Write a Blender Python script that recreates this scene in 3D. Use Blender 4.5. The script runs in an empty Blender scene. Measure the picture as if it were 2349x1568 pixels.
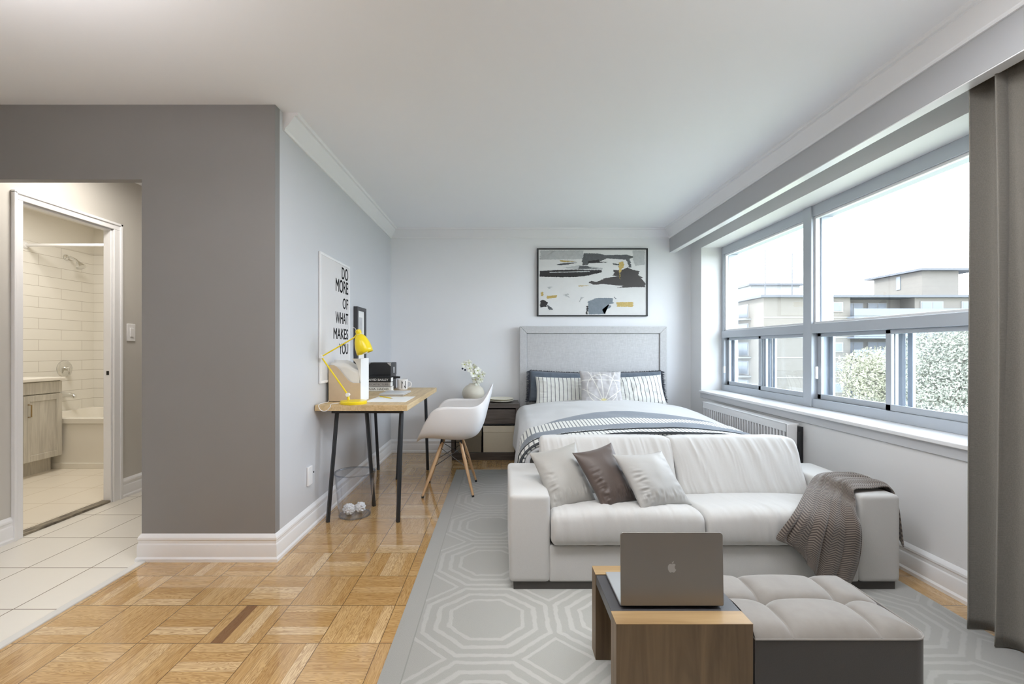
import bpy, bmesh, math, random
from mathutils import Vector, Matrix, noise
random.seed(7)
sc = bpy.context.scene
PI = math.pi
# ---------------------------------------------------------------- camera, world, light, exposure
F, H = 1044.0, 1.15            # focal length in pixels of a 2349-wide frame, eye height
cam_d = bpy.data.cameras.new('camera'); cam_d.lens = 16.0; cam_d.sensor_width = 36.0
cam_d.shift_x = 24.5/2349; cam_d.shift_y = 16/2349; cam_d.clip_start = .05; cam_d.clip_end = 600
cam = bpy.data.objects.new('camera', cam_d); sc.collection.objects.link(cam)
cam.location = (0, 0, H); cam.rotation_euler = (PI/2, 0, 0); sc.camera = cam
w = bpy.data.worlds.new('sky'); sc.world = w; w.use_nodes = True
bg = w.node_tree.nodes['Background']; bg.inputs[0].default_value = (.86, .93, 1.0, 1)
bg.inputs[1].default_value = 10.6     # bright overcast
def light(name, kind, loc, energy, color, size=(1, 1), rot=(0, 0, 0), **kw):
    d = bpy.data.lights.new(name, kind); d.energy = energy; d.color = color
    if kind == 'AREA':
        d.shape = 'RECTANGLE'; d.size, d.size_y = size
    for k, v in kw.items(): setattr(d, k, v)
    o = bpy.data.objects.new(name, d); o.location = loc; o.rotation_euler = rot
    sc.collection.objects.link(o); return o
sun = light('sun', 'SUN', (0, 0, 30), 4.0, (1.0, .95, .86), angle=.02)
sun.rotation_euler = Vector((.80, .18, -.62)).to_track_quat('-Z', 'Y').to_euler()
p = light('window_portal', 'AREA', (2.5, 3.42, 1.46), 1, (1, 1, 1), (1.5, 2.76), (0, PI/2, 0)); p.data.cycles.is_portal = True
light('bathroom_ceiling_lamp', 'AREA', (-3.85, 4.05, 2.52), 20, (1.0, .955, .885), (.5, .5))
light('corridor_ceiling_lamp', 'AREA', (-2.45, 2.95, 2.44), 14, (1.0, .94, .86), (.3, .3))
light('living_ceiling_lamp', 'AREA', (.1, 1.32, 2.45), 37, (.97, .98, 1.0), (1.2, .5))  # added soft fill from overhead, no fixture belongs to it
light('window_side_ceiling_lamp', 'AREA', (1.2, 1.3, 2.45), 10, (.97, .98, 1.0), (.5, .5))  # second added fill, brightens the window side from above
light('entry_uplight', 'AREA', (-1.6, .9, 2.1), 23, (1.0, .965, .985), (.6, .6), (PI, 0, 0))  # upward fill added to brighten the ceiling, no floor lamp stands here
light('curtain_side_uplight', 'AREA', (1.15, .7, 2.05), 9, (.98, .985, 1.0), (.5, .5), (PI, 0, 0))  # added upward fill for the near valance and right-hand ceiling
vs = sc.view_settings; vs.view_transform = 'Standard'; vs.look = 'None'; vs.gamma = 1; vs.use_curve_mapping = False
vs.exposure = 0.0
cy = sc.cycles
cy.max_bounces = 14; cy.diffuse_bounces = 9; cy.glossy_bounces = 5; cy.transmission_bounces = 6; cy.transparent_max_bounces = 16
cy.use_denoising = True; cy.sample_clamp_indirect = 8; cy.caustics_reflective = False; cy.caustics_refractive = False

# ---------------------------------------------------------------- helpers
def at(px, py, Y): return Vector(((px-1150)*Y/F, Y, H-(py-800)*Y/F))
COL = sc.collection
W = {}
def finish(o, label=None, cat=None, group=None, kind=None):
    if label: o['label'] = label
    if cat: o['category'] = cat
    if group: o['group'] = group
    if kind: o['kind'] = kind
    return o
def thing(name, loc, label, cat, group=None, kind=None):
    o = bpy.data.objects.new(name, None); COL.objects.link(o); o.location = loc; o.empty_display_size = .1
    W[o] = Matrix.Translation(Vector(loc)); return finish(o, label, cat, group, kind)
def mk(name, bm, mat, parent=None, bevel=0, seg=2, smooth=True, sub=0, solid=0, ang=.6, label=None, cat=None, group=None, kind=None, M=None):
    if M is not None: bm.transform(M)
    me = bpy.data.meshes.new(name); bm.normal_update(); bm.to_mesh(me); bm.free()
    mats = mat if isinstance(mat, (list, tuple)) else [mat]
    for m in mats: me.materials.append(m)
    o = bpy.data.objects.new(name, me); COL.objects.link(o); W[o] = Matrix.Identity(4)
    if parent is None and kind is None or (parent is None):
        # put the origin at the middle of the base
        xs = [v.co for v in me.vertices]
        c = Vector(((min(v.x for v in xs)+max(v.x for v in xs))/2, (min(v.y for v in xs)+max(v.y for v in xs))/2, min(v.z for v in xs)))
        me.transform(Matrix.Translation(-c)); o.location = c; W[o] = Matrix.Translation(c)
    else:
        o.parent = parent; o.matrix_parent_inverse = W[parent].inverted()
    if smooth:
        me.polygons.foreach_set('use_smooth', [True]*len(me.polygons))
        if ang < 3: me.set_sharp_from_angle(angle=ang)
    if solid:
        s = o.modifiers.new('thickness', 'SOLIDIFY'); s.thickness = solid; s.offset = 0
    if bevel:
        b = o.modifiers.new('bevel', 'BEVEL'); b.width = bevel; b.segments = seg; b.limit_method = 'ANGLE'; b.angle_limit = .6; b.harden_normals = False
    if sub:
        s = o.modifiers.new('smooth', 'SUBSURF'); s.levels = sub; s.render_levels = sub
    return finish(o, label, cat, group, kind)
def nb(): return bmesh.new()
def bx(bm, x0, x1, y0, y1, z0, z1, mi=0):
    vs_ = [bm.verts.new(c) for c in ((x0,y0,z0),(x1,y0,z0),(x1,y1,z0),(x0,y1,z0),(x0,y0,z1),(x1,y0,z1),(x1,y1,z1),(x0,y1,z1))]
    for f in ((0,3,2,1),(4,5,6,7),(0,1,5,4),(1,2,6,5),(2,3,7,6),(3,0,4,7)):
        fc = bm.faces.new([vs_[i] for i in f]); fc.material_index = mi
    return bm
def box(*a, **k): return bx(nb(), *a, **k)
def frame_of(d):
    d = d.normalized(); u = Vector((0, 0, 1)) if abs(d.z) < .9 else Vector((1, 0, 0))
    a = d.cross(u).normalized(); return a, a.cross(d).normalized()
def tube(bm, pts, r, n=10, caps=True, mi=0):
    pts = [Vector(p) for p in pts]; rings = []
    rs = r if isinstance(r, (list, tuple)) else [r]*len(pts)
    a = None
    for i, p in enumerate(pts):
        d = (pts[min(i+1, len(pts)-1)]-pts[max(i-1, 0)]).normalized()
        if a is None: a, b = frame_of(d)
        else:
            a = (a-d*a.dot(d)).normalized(); b = a.cross(d).normalized()
        rings.append([bm.verts.new(p+(a*math.cos(2*PI*k/n)+b*math.sin(2*PI*k/n))*rs[i]) for k in range(n)])
    for i in range(len(rings)-1):
        for k in range(n):
            f = bm.faces.new((rings[i][k], rings[i][(k+1)%n], rings[i+1][(k+1)%n], rings[i+1][k])); f.material_index = mi
    if caps:
        bm.faces.new(rings[0][::-1]).material_index = mi; bm.faces.new(rings[-1]).material_index = mi
    bmesh.ops.recalc_face_normals(bm, faces=bm.faces)
    return bm
def lathe(bm, prof, n=32, M=None, mi=0, capb=True, capt=True):
    rings = []
    for (r, z) in prof:
        rings.append([bm.verts.new((r*math.cos(2*PI*k/n), r*math.sin(2*PI*k/n), z)) for k in range(n)])
    fs = []
    for i in range(len(rings)-1):
        for k in range(n):
            fs.append(bm.faces.new((rings[i][k], rings[i][(k+1)%n], rings[i+1][(k+1)%n], rings[i+1][k])))
    if capb: fs.append(bm.faces.new(rings[0][::-1]))
    if capt: fs.append(bm.faces.new(rings[-1]))
    for f in fs: f.material_index = mi
    if M is not None: bmesh.ops.transform(bm, matrix=M, verts=[v for rg in rings for v in rg])
    return bm
def grid(bm, nu, nv, fn, uvfn=None, mi=0, closeu=False):
    uv = bm.loops.layers.uv.verify()
    V = [[bm.verts.new(fn(i/(nu-1), j/(nv-1))) for j in range(nv)] for i in range(nu)]
    for i in range(nu-1):
        for j in range(nv-1):
            f = bm.faces.new((V[i][j], V[i+1][j], V[i+1][j+1], V[i][j+1])); f.material_index = mi
            for l, (a, b) in zip(f.loops, ((i, j), (i+1, j), (i+1, j+1), (i, j+1))):
                l[uv].uv = uvfn(a/(nu-1), b/(nv-1)) if uvfn else (a/(nu-1), b/(nv-1))
    return V
def poly(bm, pts, mi=0):
    f = bm.faces.new([bm.verts.new(p) for p in pts]); f.material_index = mi; return f
def prism(bm, pts2, to3, d, mi=0):
    """extrude a 2-D outline; to3 maps (u, v, depth) to a point"""
    a = [bm.verts.new(to3(u, v, 0)) for u, v in pts2]; b = [bm.verts.new(to3(u, v, d)) for u, v in pts2]
    n = len(a)
    fs = [bm.faces.new(a), bm.faces.new(b[::-1])]
    for i in range(n): fs.append(bm.faces.new((a[i], b[i], b[(i+1)%n], a[(i+1)%n])))
    for f in fs: f.material_index = mi
    bmesh.ops.recalc_face_normals(bm, faces=fs)
def rbox(x0, x1, y0, y1, z0, z1, r, n=5):
    """box with softly rounded edges"""
    bm = box(x0, x1, y0, y1, z0, z1)
    bmesh.ops.bevel(bm, geom=list(bm.edges), offset=r, segments=n, profile=.6, affect='EDGES')
    return bm
def smooth(t): t = max(0, min(1, t)); return t*t*(3-2*t)
def lerp(a, b, t): return a+(b-a)*t
def nz(x, y, z=0): return noise.noise(Vector((x, y, z)))
def cr(P, t):
    """catmull-rom through a list, t in 0..1"""
    n = len(P)-1; s = min(t*n, n-1e-6); i = int(s); f = s-i
    p0, p1, p2, p3 = P[max(i-1, 0)], P[i], P[i+1], P[min(i+2, n)]
    return .5*((2*p1)+(p2-p0)*f+(2*p0-5*p1+4*p2-p3)*f*f+(3*p1-p0-3*p2+p3)*f*f*f)
def text_bm(s, size, xs=1.0, align='LEFT', depth=.0006, spacing=1.0, bold=0.0):
    c = bpy.data.curves.new('t', 'FONT'); c.body = s; c.size = size; c.align_x = align; c.extrude = depth;  c.space_character = spacing
    o = bpy.data.objects.new('t', c); COL.objects.link(o); bpy.context.view_layer.update()
    me = bpy.data.meshes.new_from_object(o.evaluated_get(bpy.context.evaluated_depsgraph_get()))
    bm = nb(); bm.from_mesh(me); bpy.data.objects.remove(o); bpy.data.curves.remove(c); bpy.data.meshes.remove(me)
    if bold:
        src = list(bm.verts)+list(bm.edges)+list(bm.faces)
        for dx, dy in ((bold, 0), (-bold, 0), (0, bold), (0, -bold)):
            g = bmesh.ops.duplicate(bm, geom=src)
            bmesh.ops.translate(bm, verts=[e for e in g['geom'] if isinstance(e, bmesh.types.BMVert)], vec=(dx, dy, .0001*(dx+dy)))
    bm.transform(Matrix.Diagonal((xs, 1, 1, 1))); return bm
def basis(o, x, y, z):
    M = Matrix.Identity(4)
    for i, c in enumerate((x, y, z)):
        for r in range(3): M[r][i] = c[r]
    M.translation = Vector(o); return M

# ---------------------------------------------------------------- materials
class MT:
    def __init__(s, name, color=(.8, .8, .8), rough=.6, **kw):
        s.m = bpy.data.materials.new(name); s.m.use_nodes = True; s.nt = s.m.node_tree
        s.b = s.nt.nodes['Principled BSDF']; s.b.inputs['Roughness'].default_value = rough
        s.b.inputs['Base Color'].default_value = (*color, 1)
        for k, v in kw.items(): s.b.inputs[k.replace('_', ' ')].default_value = v
    def n(s, t, **kw):
        x = s.nt.nodes.new(t)
        for k, v in kw.items(): setattr(x, k, v)
        return x
    def put(s, sock, v):
        if v is None: return
        if isinstance(v, bpy.types.NodeSocket): s.nt.links.new(v, sock)
        elif isinstance(v, (tuple, list)) and len(v) == 3 and sock.type == 'RGBA': sock.default_value = (*v, 1)
        else: sock.default_value = v
    def f(s, op, a, b=None, c=None):
        x = s.n('ShaderNodeMath', operation=op)
        for i, v in enumerate((a, b, c)): s.put(x.inputs[i], v)
        return x.outputs[0]
    def pos(s): return s.n('ShaderNodeNewGeometry').outputs['Position']
    def uv(s): return s.n('ShaderNodeTexCoord').outputs['UV']
    def obj(s): return s.n('ShaderNodeTexCoord').outputs['Object']
    def xyz(s, v):
        x = s.n('ShaderNodeSeparateXYZ'); s.put(x.inputs[0], v); return x.outputs
    def comb(s, a, b, c=0.0):
        x = s.n('ShaderNodeCombineXYZ')
        for i, v in enumerate((a, b, c)): s.put(x.inputs[i], v)
        return x.outputs[0]
    def scl(s, v, k):
        x = s.n('ShaderNodeVectorMath', operation='MULTIPLY'); s.put(x.inputs[0], v); x.inputs[1].default_value = k; return x.outputs[0]
    def noise(s, v, scale, detail=3, rough=.5, dist=0):
        x = s.n('ShaderNodeTexNoise'); s.put(x.inputs['Vector'], v)
        x.inputs['Scale'].default_value = scale; x.inputs['Detail'].default_value = detail
        x.inputs['Roughness'].default_value = rough; x.inputs['Distortion'].default_value = dist; return x.outputs[0]
    def wnoise(s, v):
        x = s.n('ShaderNodeTexWhiteNoise', noise_dimensions='3D'); s.put(x.inputs['Vector'], v); return x.outputs['Value']
    def ramp(s, fac, stops, interp='LINEAR'):
        x = s.n('ShaderNodeValToRGB'); e = x.color_ramp.elements; x.color_ramp.interpolation = interp
        while len(e) < len(stops): e.new(.5)
        for i, (p_, c) in enumerate(stops): e[i].position = p_; e[i].color = (*c, 1)
        s.put(x.inputs[0], fac); return x.outputs[0]
    def mix(s, fac, a, b, blend='MIX'):
        x = s.n('ShaderNodeMix', data_type='RGBA', blend_type=blend)
        s.put(x.inputs[0], fac); s.put(x.inputs[6], a); s.put(x.inputs[7], b); return x.outputs[2]
    def color(s, v): s.put(s.b.inputs['Base Color'], v); return s
    def rough(s, v): s.put(s.b.inputs['Roughness'], v); return s
    def bump(s, h, strength=.3, dist=.002):
        x = s.n('ShaderNodeBump'); x.inputs['Strength'].default_value = strength; x.inputs['Distance'].default_value = dist
        s.put(x.inputs['Height'], h); s.put(s.b.inputs['Normal'], x.outputs[0]); return s
    def remap(s, v, a, b, c, d):
        x = s.n('ShaderNodeMapRange'); s.put(x.inputs[0], v)
        for i, q in enumerate((a, b, c, d)): x.inputs[i+1].default_value = q
        return x.outputs[0]

def plain(name, color, rough=.6, var=.06, scale=9, bump=0, bscale=300, **kw):
    t = MT(name, color, rough, **kw)
    n_ = t.noise(t.pos(), scale, 4)
    t.color(t.mix(n_, tuple(c*(1-var) for c in color), tuple(min(1, c*(1+var)) for c in color)))
    if bump: t.bump(t.noise(t.pos(), bscale, 2), bump, .001)
    return t.m
def fabric(name, color, rough=.85, var=.12, scale=260, sheen=.3, bump=.35, stretch=(1, 1, 1), soft=.05):
    t = MT(name, color, rough, Sheen_Weight=sheen)
    v = t.scl(t.pos(), stretch); n1 = t.noise(v, scale, 2); n2 = t.noise(t.pos(), 6, 3)
    c = t.mix(n1, tuple(c*(1-var) for c in color), tuple(min(1, c*(1+var)) for c in color))
    t.color(t.mix(t.f('MULTIPLY', n2, soft*2), c, tuple(c_*.8 for c_ in color))); t.bump(n1, bump, .0008); return t.m
def wood(name, dark, light, rough=.45, axis=0, scale=1.0, grain=22, **kw):
    t = MT(name, light, rough, **kw)
    st = [grain, grain, grain]; st[axis] = grain*.07
    v = t.scl(t.pos(), tuple(k*scale for k in st)); n1 = t.noise(v, 1.0, 6, .6, 1.2)
    st2 = [3.0]*3; st2[axis] = .6
    n2 = t.noise(t.scl(t.pos(), tuple(k*scale for k in st2)), 1, 3)
    f_ = t.f('ADD', t.f('MULTIPLY', n1, .7), t.f('MULTIPLY', n2, .3))
    t.color(t.ramp(f_, [(.33, dark), (.62, light)])); t.bump(n1, .12, .001); return t.m

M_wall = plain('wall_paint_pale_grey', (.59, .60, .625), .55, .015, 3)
M_wall_bright = plain('wall_paint_back', (.84, .85, .87), .55, .015, 3)  # same wall paint, lightened to put missing light into the back wall
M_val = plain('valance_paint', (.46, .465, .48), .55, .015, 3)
M_wall_shaded = plain('wall_paint_warm_grey', (.25, .243, .24), .55, .03, 4)  # darker than the other walls, with shade put into the colour
M_corr = plain('wall_paint_corridor', (.56, .54, .50), .55, .02, 4)
M_ceil = plain('ceiling_paint', (.87, .88, .90), .7, .01, 2)
M_trim = plain('trim_white_gloss', (.84, .845, .86), .3, .015, 5)
M_white = plain('white_enamel', (.82, .82, .83), .25, .01)
M_black = plain('black_metal', (.018, .019, .021), .38)
M_chrome = MT('chrome', (.78, .78, .76), .12, Metallic=1.0).m
M_brass = MT('brushed_brass', (.42, .30, .15), .35, Metallic=1.0).m
M_yel = plain('yellow_lacquer', (.85, .66, .015), .28, .02)
M_plastic = plain('white_plastic', (.84, .84, .85), .32, .01)
M_paper = plain('white_paper', (.86, .86, .85), .8, .02)
M_kraft = plain('kraft_card', (.62, .49, .34), .8, .05, 40)
M_alu = plain('window_aluminium', (.50, .535, .58), .4, .02, 6, Metallic=.25)
M_aluout = plain('storm_frame_aluminium', (.42, .46, .52), .45, .02, 6, Metallic=.25)
M_ink = plain('black_ink', (.03, .03, .03), .7)
M_greyink = plain('charcoal_ink', (.13, .13, .13), .7)
def glassmat(name, tint=(1, 1, 1), gl=1.45, rough=0.0):
    t = MT(name); nt = t.nt; nt.nodes.remove(t.b)
    tr = t.n('ShaderNodeBsdfTransparent'); tr.inputs[0].default_value = (*tint, 1)
    g = t.n('ShaderNodeBsdfGlossy'); g.inputs['Roughness'].default_value = rough
    ge = t.n('ShaderNodeNewGeometry'); dt = t.n('ShaderNodeVectorMath', operation='DOT_PRODUCT')
    nt.links.new(ge.outputs['Incoming'], dt.inputs[0]); nt.links.new(ge.outputs['Normal'], dt.inputs[1])
    r0 = ((gl-1)/(gl+1))**2
    frs = t.f('ADD', r0, t.f('MULTIPLY', 1-r0, t.f('POWER', t.f('SUBTRACT', 1, t.f('ABSOLUTE', dt.outputs['Value'])), 5)))
    mx = t.n('ShaderNodeMixShader'); out = [x for x in nt.nodes if x.type == 'OUTPUT_MATERIAL'][0]
    nt.links.new(frs, mx.inputs[0]); nt.links.new(tr.outputs[0], mx.inputs[1]); nt.links.new(g.outputs[0], mx.inputs[2])
    nt.links.new(mx.outputs[0], out.inputs[0]); return t.m
M_glass = glassmat('window_glass', (.97, .985, 1.0))
M_clear = glassmat('clear_plastic', (.955, .965, .985), 1.5, .05)

def parquet():
    t = MT('oak_block_parquet', (.5, .3, .12), .2)
    x, y, _ = t.xyz(t.pos())
    u = t.f('DIVIDE', t.f('ADD', x, .713+23.69), .2369); v = t.f('DIVIDE', t.f('ADD', y, -1.78+26.3), .263)
    cu, cv = t.f('FLOOR', u), t.f('FLOOR', v); fu, fv = t.f('FRACT', u), t.f('FRACT', v)
    par = t.f('MODULO', t.f('ADD', cu, cv), 2)
    def sel(a, b): return t.f('ADD', t.f('MULTIPLY', a, par), t.f('MULTIPLY', b, t.f('SUBTRACT', 1, par)))
    # par = 1: strips run in depth
    across, along = sel(fv, fu), sel(fu, fv)
    s5 = t.f('MULTIPLY', across, 5); st = t.f('FLOOR', s5); fs = t.f('FRACT', s5)
    rnd = t.wnoise(t.comb(cu, cv, st)); rnd2 = t.wnoise(t.comb(t.f('ADD', cv, 7.3), st, cu))
    off = t.f('MULTIPLY', rnd, 37)
    gv = t.comb(t.f('ADD', t.f('MULTIPLY', along, .9), off), t.f('MULTIPLY', across, 13), t.f('MULTIPLY', rnd2, 11))
    n1 = t.noise(gv, 1.0, 3, .5, 1.6); n2 = t.noise(t.comb(t.f('ADD', t.f('MULTIPLY', along, 1.6), off), t.f('MULTIPLY', across, 60), rnd2), 2.2, 3, .6, .4)
    rings = t.f('FRACT', t.f('MULTIPLY', n1, 9)); rings = t.remap(t.f('ABSOLUTE', t.f('SUBTRACT', rings, .5)), .08, .34, 0, 1)
    g = t.f('ADD', t.f('MULTIPLY', rings, .62), t.f('MULTIPLY', t.remap(n2, .3, .7, 0, 1), .42))
    base = t.ramp(rnd, [(0, (.51, .31, .12)), (.5, (.58, .37, .155)), (.9, (.64, .43, .20)), (1, (.74, .55, .32))])
    c = t.mix(t.remap(g, .0, .95, 0, 1), t.mix(.80, base, (.24, .115, .035)), base)
    c = t.mix(t.f('MULTIPLY', t.f('MAXIMUM', t.f('GREATER_THAN', rnd2, .996), t.f('LESS_THAN', t.f('ADD', t.f('ADD', t.f('ABSOLUTE', t.f('SUBTRACT', cu, 98)), t.f('ABSOLUTE', t.f('SUBTRACT', cv, 100))), t.f('ABSOLUTE', t.f('SUBTRACT', st, 1))), .5)), .8), c, (.13, .05, .018))
    e1 = t.f('MINIMUM', fs, t.f('SUBTRACT', 1, fs)); e2 = t.f('MINIMUM', along, t.f('SUBTRACT', 1, along)); e3 = t.f('MINIMUM', across, t.f('SUBTRACT', 1, across))
    gap = t.f('MAXIMUM', t.f('MULTIPLY', t.f('LESS_THAN', e1, .016), .35), t.f('MAXIMUM', t.f('MULTIPLY', t.f('LESS_THAN', e2, .006), .85), t.f('MULTIPLY', t.f('LESS_THAN', e3, .006), .85)))
    t.color(t.mix(gap, c, (.06, .03, .012)))
    t.rough(t.remap(n2, 0, 1, .09, .19)); t.bump(t.f('SUBTRACT', t.f('MULTIPLY', t.noise(t.comb(cu, cv, st), 3), .15), gap), .25, .0006)
    t.b.inputs['Coat Weight'].default_value = .8; t.b.inputs['Coat Roughness'].default_value = .05
    return t.m
M_parquet = parquet()
def tiles(name, pu, pv, ou, ov, iu, iv, col, grout, gw, offset=0.0, rough=.25, var=.03, rows_v=True, bump=.4):
    t = MT(name, col, rough); c3 = t.xyz(t.pos())
    v = t.f('DIVIDE', t.f('ADD', c3[iv], -ov+pv*60), pv); cv = t.f('FLOOR', v)
    u = t.f('DIVIDE', t.f('ADD', c3[iu], -ou+pu*60), pu)
    if offset: u = t.f('ADD', u, t.f('MULTIPLY', t.f('MODULO', cv, 2), offset))
    cu = t.f('FLOOR', u); fu, fv = t.f('FRACT', u), t.f('FRACT', v)
    eu = t.f('MULTIPLY', t.f('MINIMUM', fu, t.f('SUBTRACT', 1, fu)), pu); ev = t.f('MULTIPLY', t.f('MINIMUM', fv, t.f('SUBTRACT', 1, fv)), pv)
    e = t.f('MINIMUM', eu, ev); g = t.f('LESS_THAN', e, gw/2)
    r = t.wnoise(t.comb(cu, cv, 1)); n_ = t.noise(t.pos(), 14, 4)
    c = t.mix(t.f('MULTIPLY', t.f('ADD', r, n_), .5), tuple(k*(1-var) for k in col), tuple(min(1, k*(1+var)) for k in col))
    t.color(t.mix(g, c, grout)); t.rough(t.f('ADD', t.f('MULTIPLY', g, .5), rough))
    t.bump(t.f('MULTIPLY', t.remap(e, 0, gw, 0, 1), 1), bump, .001); return t.m
M_ftile = tiles('cream_floor_tile', .333, .382, -2.156, 2.011, 0, 1, (.74, .71, .64), (.20, .16, .12), .005, rough=.3)
M_btile = tiles('cream_bathroom_floor_tile', .333, .382, -3.05, 3.0, 0, 1, (.76, .70, .60), (.52, .44, .33), .005, rough=.3)
M_st1 = tiles('white_subway_tile_side', .48, .110, 4.66, 2.235, 1, 2, (.80, .78, .73), (.42, .38, .32), .0035, .5, rough=.14)
M_st2 = tiles('white_subway_tile_end', .48, .110, -4.75, 2.235, 0, 2, (.80, .78, .73), (.42, .38, .32), .0035, .5, rough=.14)

def rugmat():
    t = MT('grey_green_rug_octagons', (.5, .5, .46), .95, Sheen_Weight=.3)
    x, y, _ = t.xyz(t.pos()); u = t.f('DIVIDE', t.f('ADD', x, .064+5.58), .558); v = t.f('DIVIDE', t.f('ADD', y, -1.933+5.1), .51)
    def cen(a): return t.f('ABSOLUTE', t.f('SUBTRACT', t.f('FRACT', t.f('ADD', a, .5)), .5))
    a, b = cen(u), cen(v)
    d = t.f('MAXIMUM', t.f('MAXIMUM', a, b), t.f('MULTIPLY', t.f('ADD', a, b), .7071))
    wob = t.f('MULTIPLY', t.f('SUBTRACT', t.noise(t.pos(), 22, 3), .5), .034); d = t.f('ADD', d, wob)
    def line(q, c, w_): return t.remap(t.f('ABSOLUTE', t.f('SUBTRACT', q, c)), w_*.55, w_, 1, 0)
    L = line(d, .274, .020)
    L = t.f('MAXIMUM', L, line(d, .365, .024)); L = t.f('MAXIMUM', L, line(d, .462, .022))
    e = t.f('ADD', t.f('ADD', t.f('SUBTRACT', .5, a), t.f('SUBTRACT', .5, b)), wob)
    L = t.f('MAXIMUM', t.f('MULTIPLY', L, t.f('GREATER_THAN', e, .27)), line(e, .235, .024))
    edge = t.f('LESS_THAN', x, -.345); L = t.f('MULTIPLY', L, t.f('SUBTRACT', 1, edge))
    n_ = t.noise(t.pos(), 420, 2); n2 = t.noise(t.pos(), 3, 3)
    base = t.mix(n_, (.36, .37, .34), (.45, .455, .425)); base = t.mix(t.f('MULTIPLY', n2, .35), base, (.46, .445, .42))
    ln = t.f('LESS_THAN', t.f('ABSOLUTE', t.f('ADD', x, .345)), .0025)
    c = t.mix(t.f('MULTIPLY', L, .50), base, (.62, .62, .59)); c = t.mix(t.f('MULTIPLY', ln, .6), c, (.25, .25, .22))
    t.color(c); t.bump(t.f('ADD', n_, t.f('MULTIPLY', L, .8)), .5, .0015); return t.m
M_rug = rugmat()

def mat_stripes(name, base, stripe, period, width, axis='u', rough=.85):
    t = MT(name, base, rough, Sheen_Weight=.3); u, v, _ = t.xyz(t.uv())
    q = u if axis == 'u' else v
    s_ = t.f('LESS_THAN', t.f('FRACT', t.f('DIVIDE', q, period)), width)
    n_ = t.noise(t.pos(), 240, 2)
    t.color(t.mix(s_, t.mix(n_, tuple(k*.9 for k in base), tuple(min(1, k*1.08) for k in base)), stripe)); t.bump(n_, .3, .0008); return t.m
M_pillow = mat_stripes('cream_cotton_dark_stripes', (.74, .74, .70), (.10, .10, .12), .042, .14)

# ---------------------------------------------------------------- room shell
XL, XR, YB, ZC = -1.23, 2.108, 5.066, 2.478
YP, XP = 2.4755, -1.956        # partition wall face and its opening edge
XD = -2.93                     # corridor wall that carries the bathroom door
S = 'structure'
mk('floor', box(-1.92, 2.35, -3.2, YB+.1, -.1, 0), M_parquet, label='oak block parquet floor of the main room', cat='floor', kind=S, smooth=False)
bm = box(XD-.05, -1.955, -3.2, 2.62, -.1, .001); bx(bm, XD, XL-.08, 2.62, 4.5, -.1, .001)
mk('floor', bm, M_ftile, label='cream square floor tile of the entry and corridor', cat='floor', kind=S, smooth=False)
mk('floor', box(-4.85, XD-.052, 2.2, 5.4, -.1, .001), M_btile, label='cream tiled bathroom floor beyond the doorway', cat='floor', kind=S, smooth=False)
mk('trim_1', box(-1.957, -1.918, -3.2, YP-.02, -.005, .007), plain('pale_transition_strip', (.62, .61, .58), .5), bevel=.003,
   label='pale metal strip between cream tile and parquet', cat='trim', kind=S)
def thr():
    t = MT('worn_dark_threshold', (.2, .17, .12), .6); n_ = t.noise(t.scl(t.pos(), (30, 8, 30)), 1, 6, .7)
    t.color(t.ramp(n_, [(.35, (.06, .045, .03)), (.6, (.30, .26, .19))])); t.bump(n_, .6, .004); return t.m
mk('trim_2', box(XD-.07, XD+.0, 2.775, 3.43, -.01, .016), thr(), bevel=.004, label='worn dark threshold under the bathroom doorway', cat='trim', kind=S)
mk('ceiling', box(-3.5, 2.6, -3.3, YB+.2, ZC, ZC+.2), M_ceil, label='smooth white ceiling of the main room', cat='ceiling', kind=S, smooth=False)
# left wall, partition with the corridor opening
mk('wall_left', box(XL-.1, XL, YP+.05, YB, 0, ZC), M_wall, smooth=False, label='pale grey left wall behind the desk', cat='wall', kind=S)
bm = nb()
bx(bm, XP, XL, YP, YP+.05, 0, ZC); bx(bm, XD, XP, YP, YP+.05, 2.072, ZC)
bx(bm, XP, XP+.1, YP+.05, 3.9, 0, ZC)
mk('wall_partition', bm, M_wall_shaded, smooth=False, label='dark warm grey wall with the corridor opening', cat='wall', kind=S)
mk('wall_back', box(XL-.1, 2.6, YB, YB+.15, 0, ZC), M_wall_bright, smooth=False, label='pale grey back wall behind the bed', cat='wall', kind=S)
# right wall with window opening
wy0, wy1, wz0, wz1, WX = 2.047, 4.80, .70, 2.216, 2.322
bm = nb(); T = .36
bx(bm, XR, XR+T, -3.3, wy0, -.1, ZC); bx(bm, XR, XR+T, wy1, YB+.1, -.1, ZC)
bx(bm, XR, XR+T, wy0, wy1, -.1, wz0); bx(bm, XR, XR+T, wy0, wy1, wz1, ZC)
def wallr():  # wall paint lightened here to make up for missing light
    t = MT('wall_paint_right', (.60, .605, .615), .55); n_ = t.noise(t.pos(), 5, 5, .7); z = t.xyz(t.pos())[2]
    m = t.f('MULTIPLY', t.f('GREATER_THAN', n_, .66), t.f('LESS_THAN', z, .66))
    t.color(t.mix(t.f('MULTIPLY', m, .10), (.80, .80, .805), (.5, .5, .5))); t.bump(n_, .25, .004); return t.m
mk('wall_right', bm, wallr(), smooth=False, label='pale grey right wall around the window', cat='wall', kind=S)
mk('wall_rear', box(-3.6, 2.6, -3.3, -3.2, -.1, ZC), M_wall, smooth=False, label='pale grey wall at the near end of the room', cat='wall', kind=S)
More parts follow.
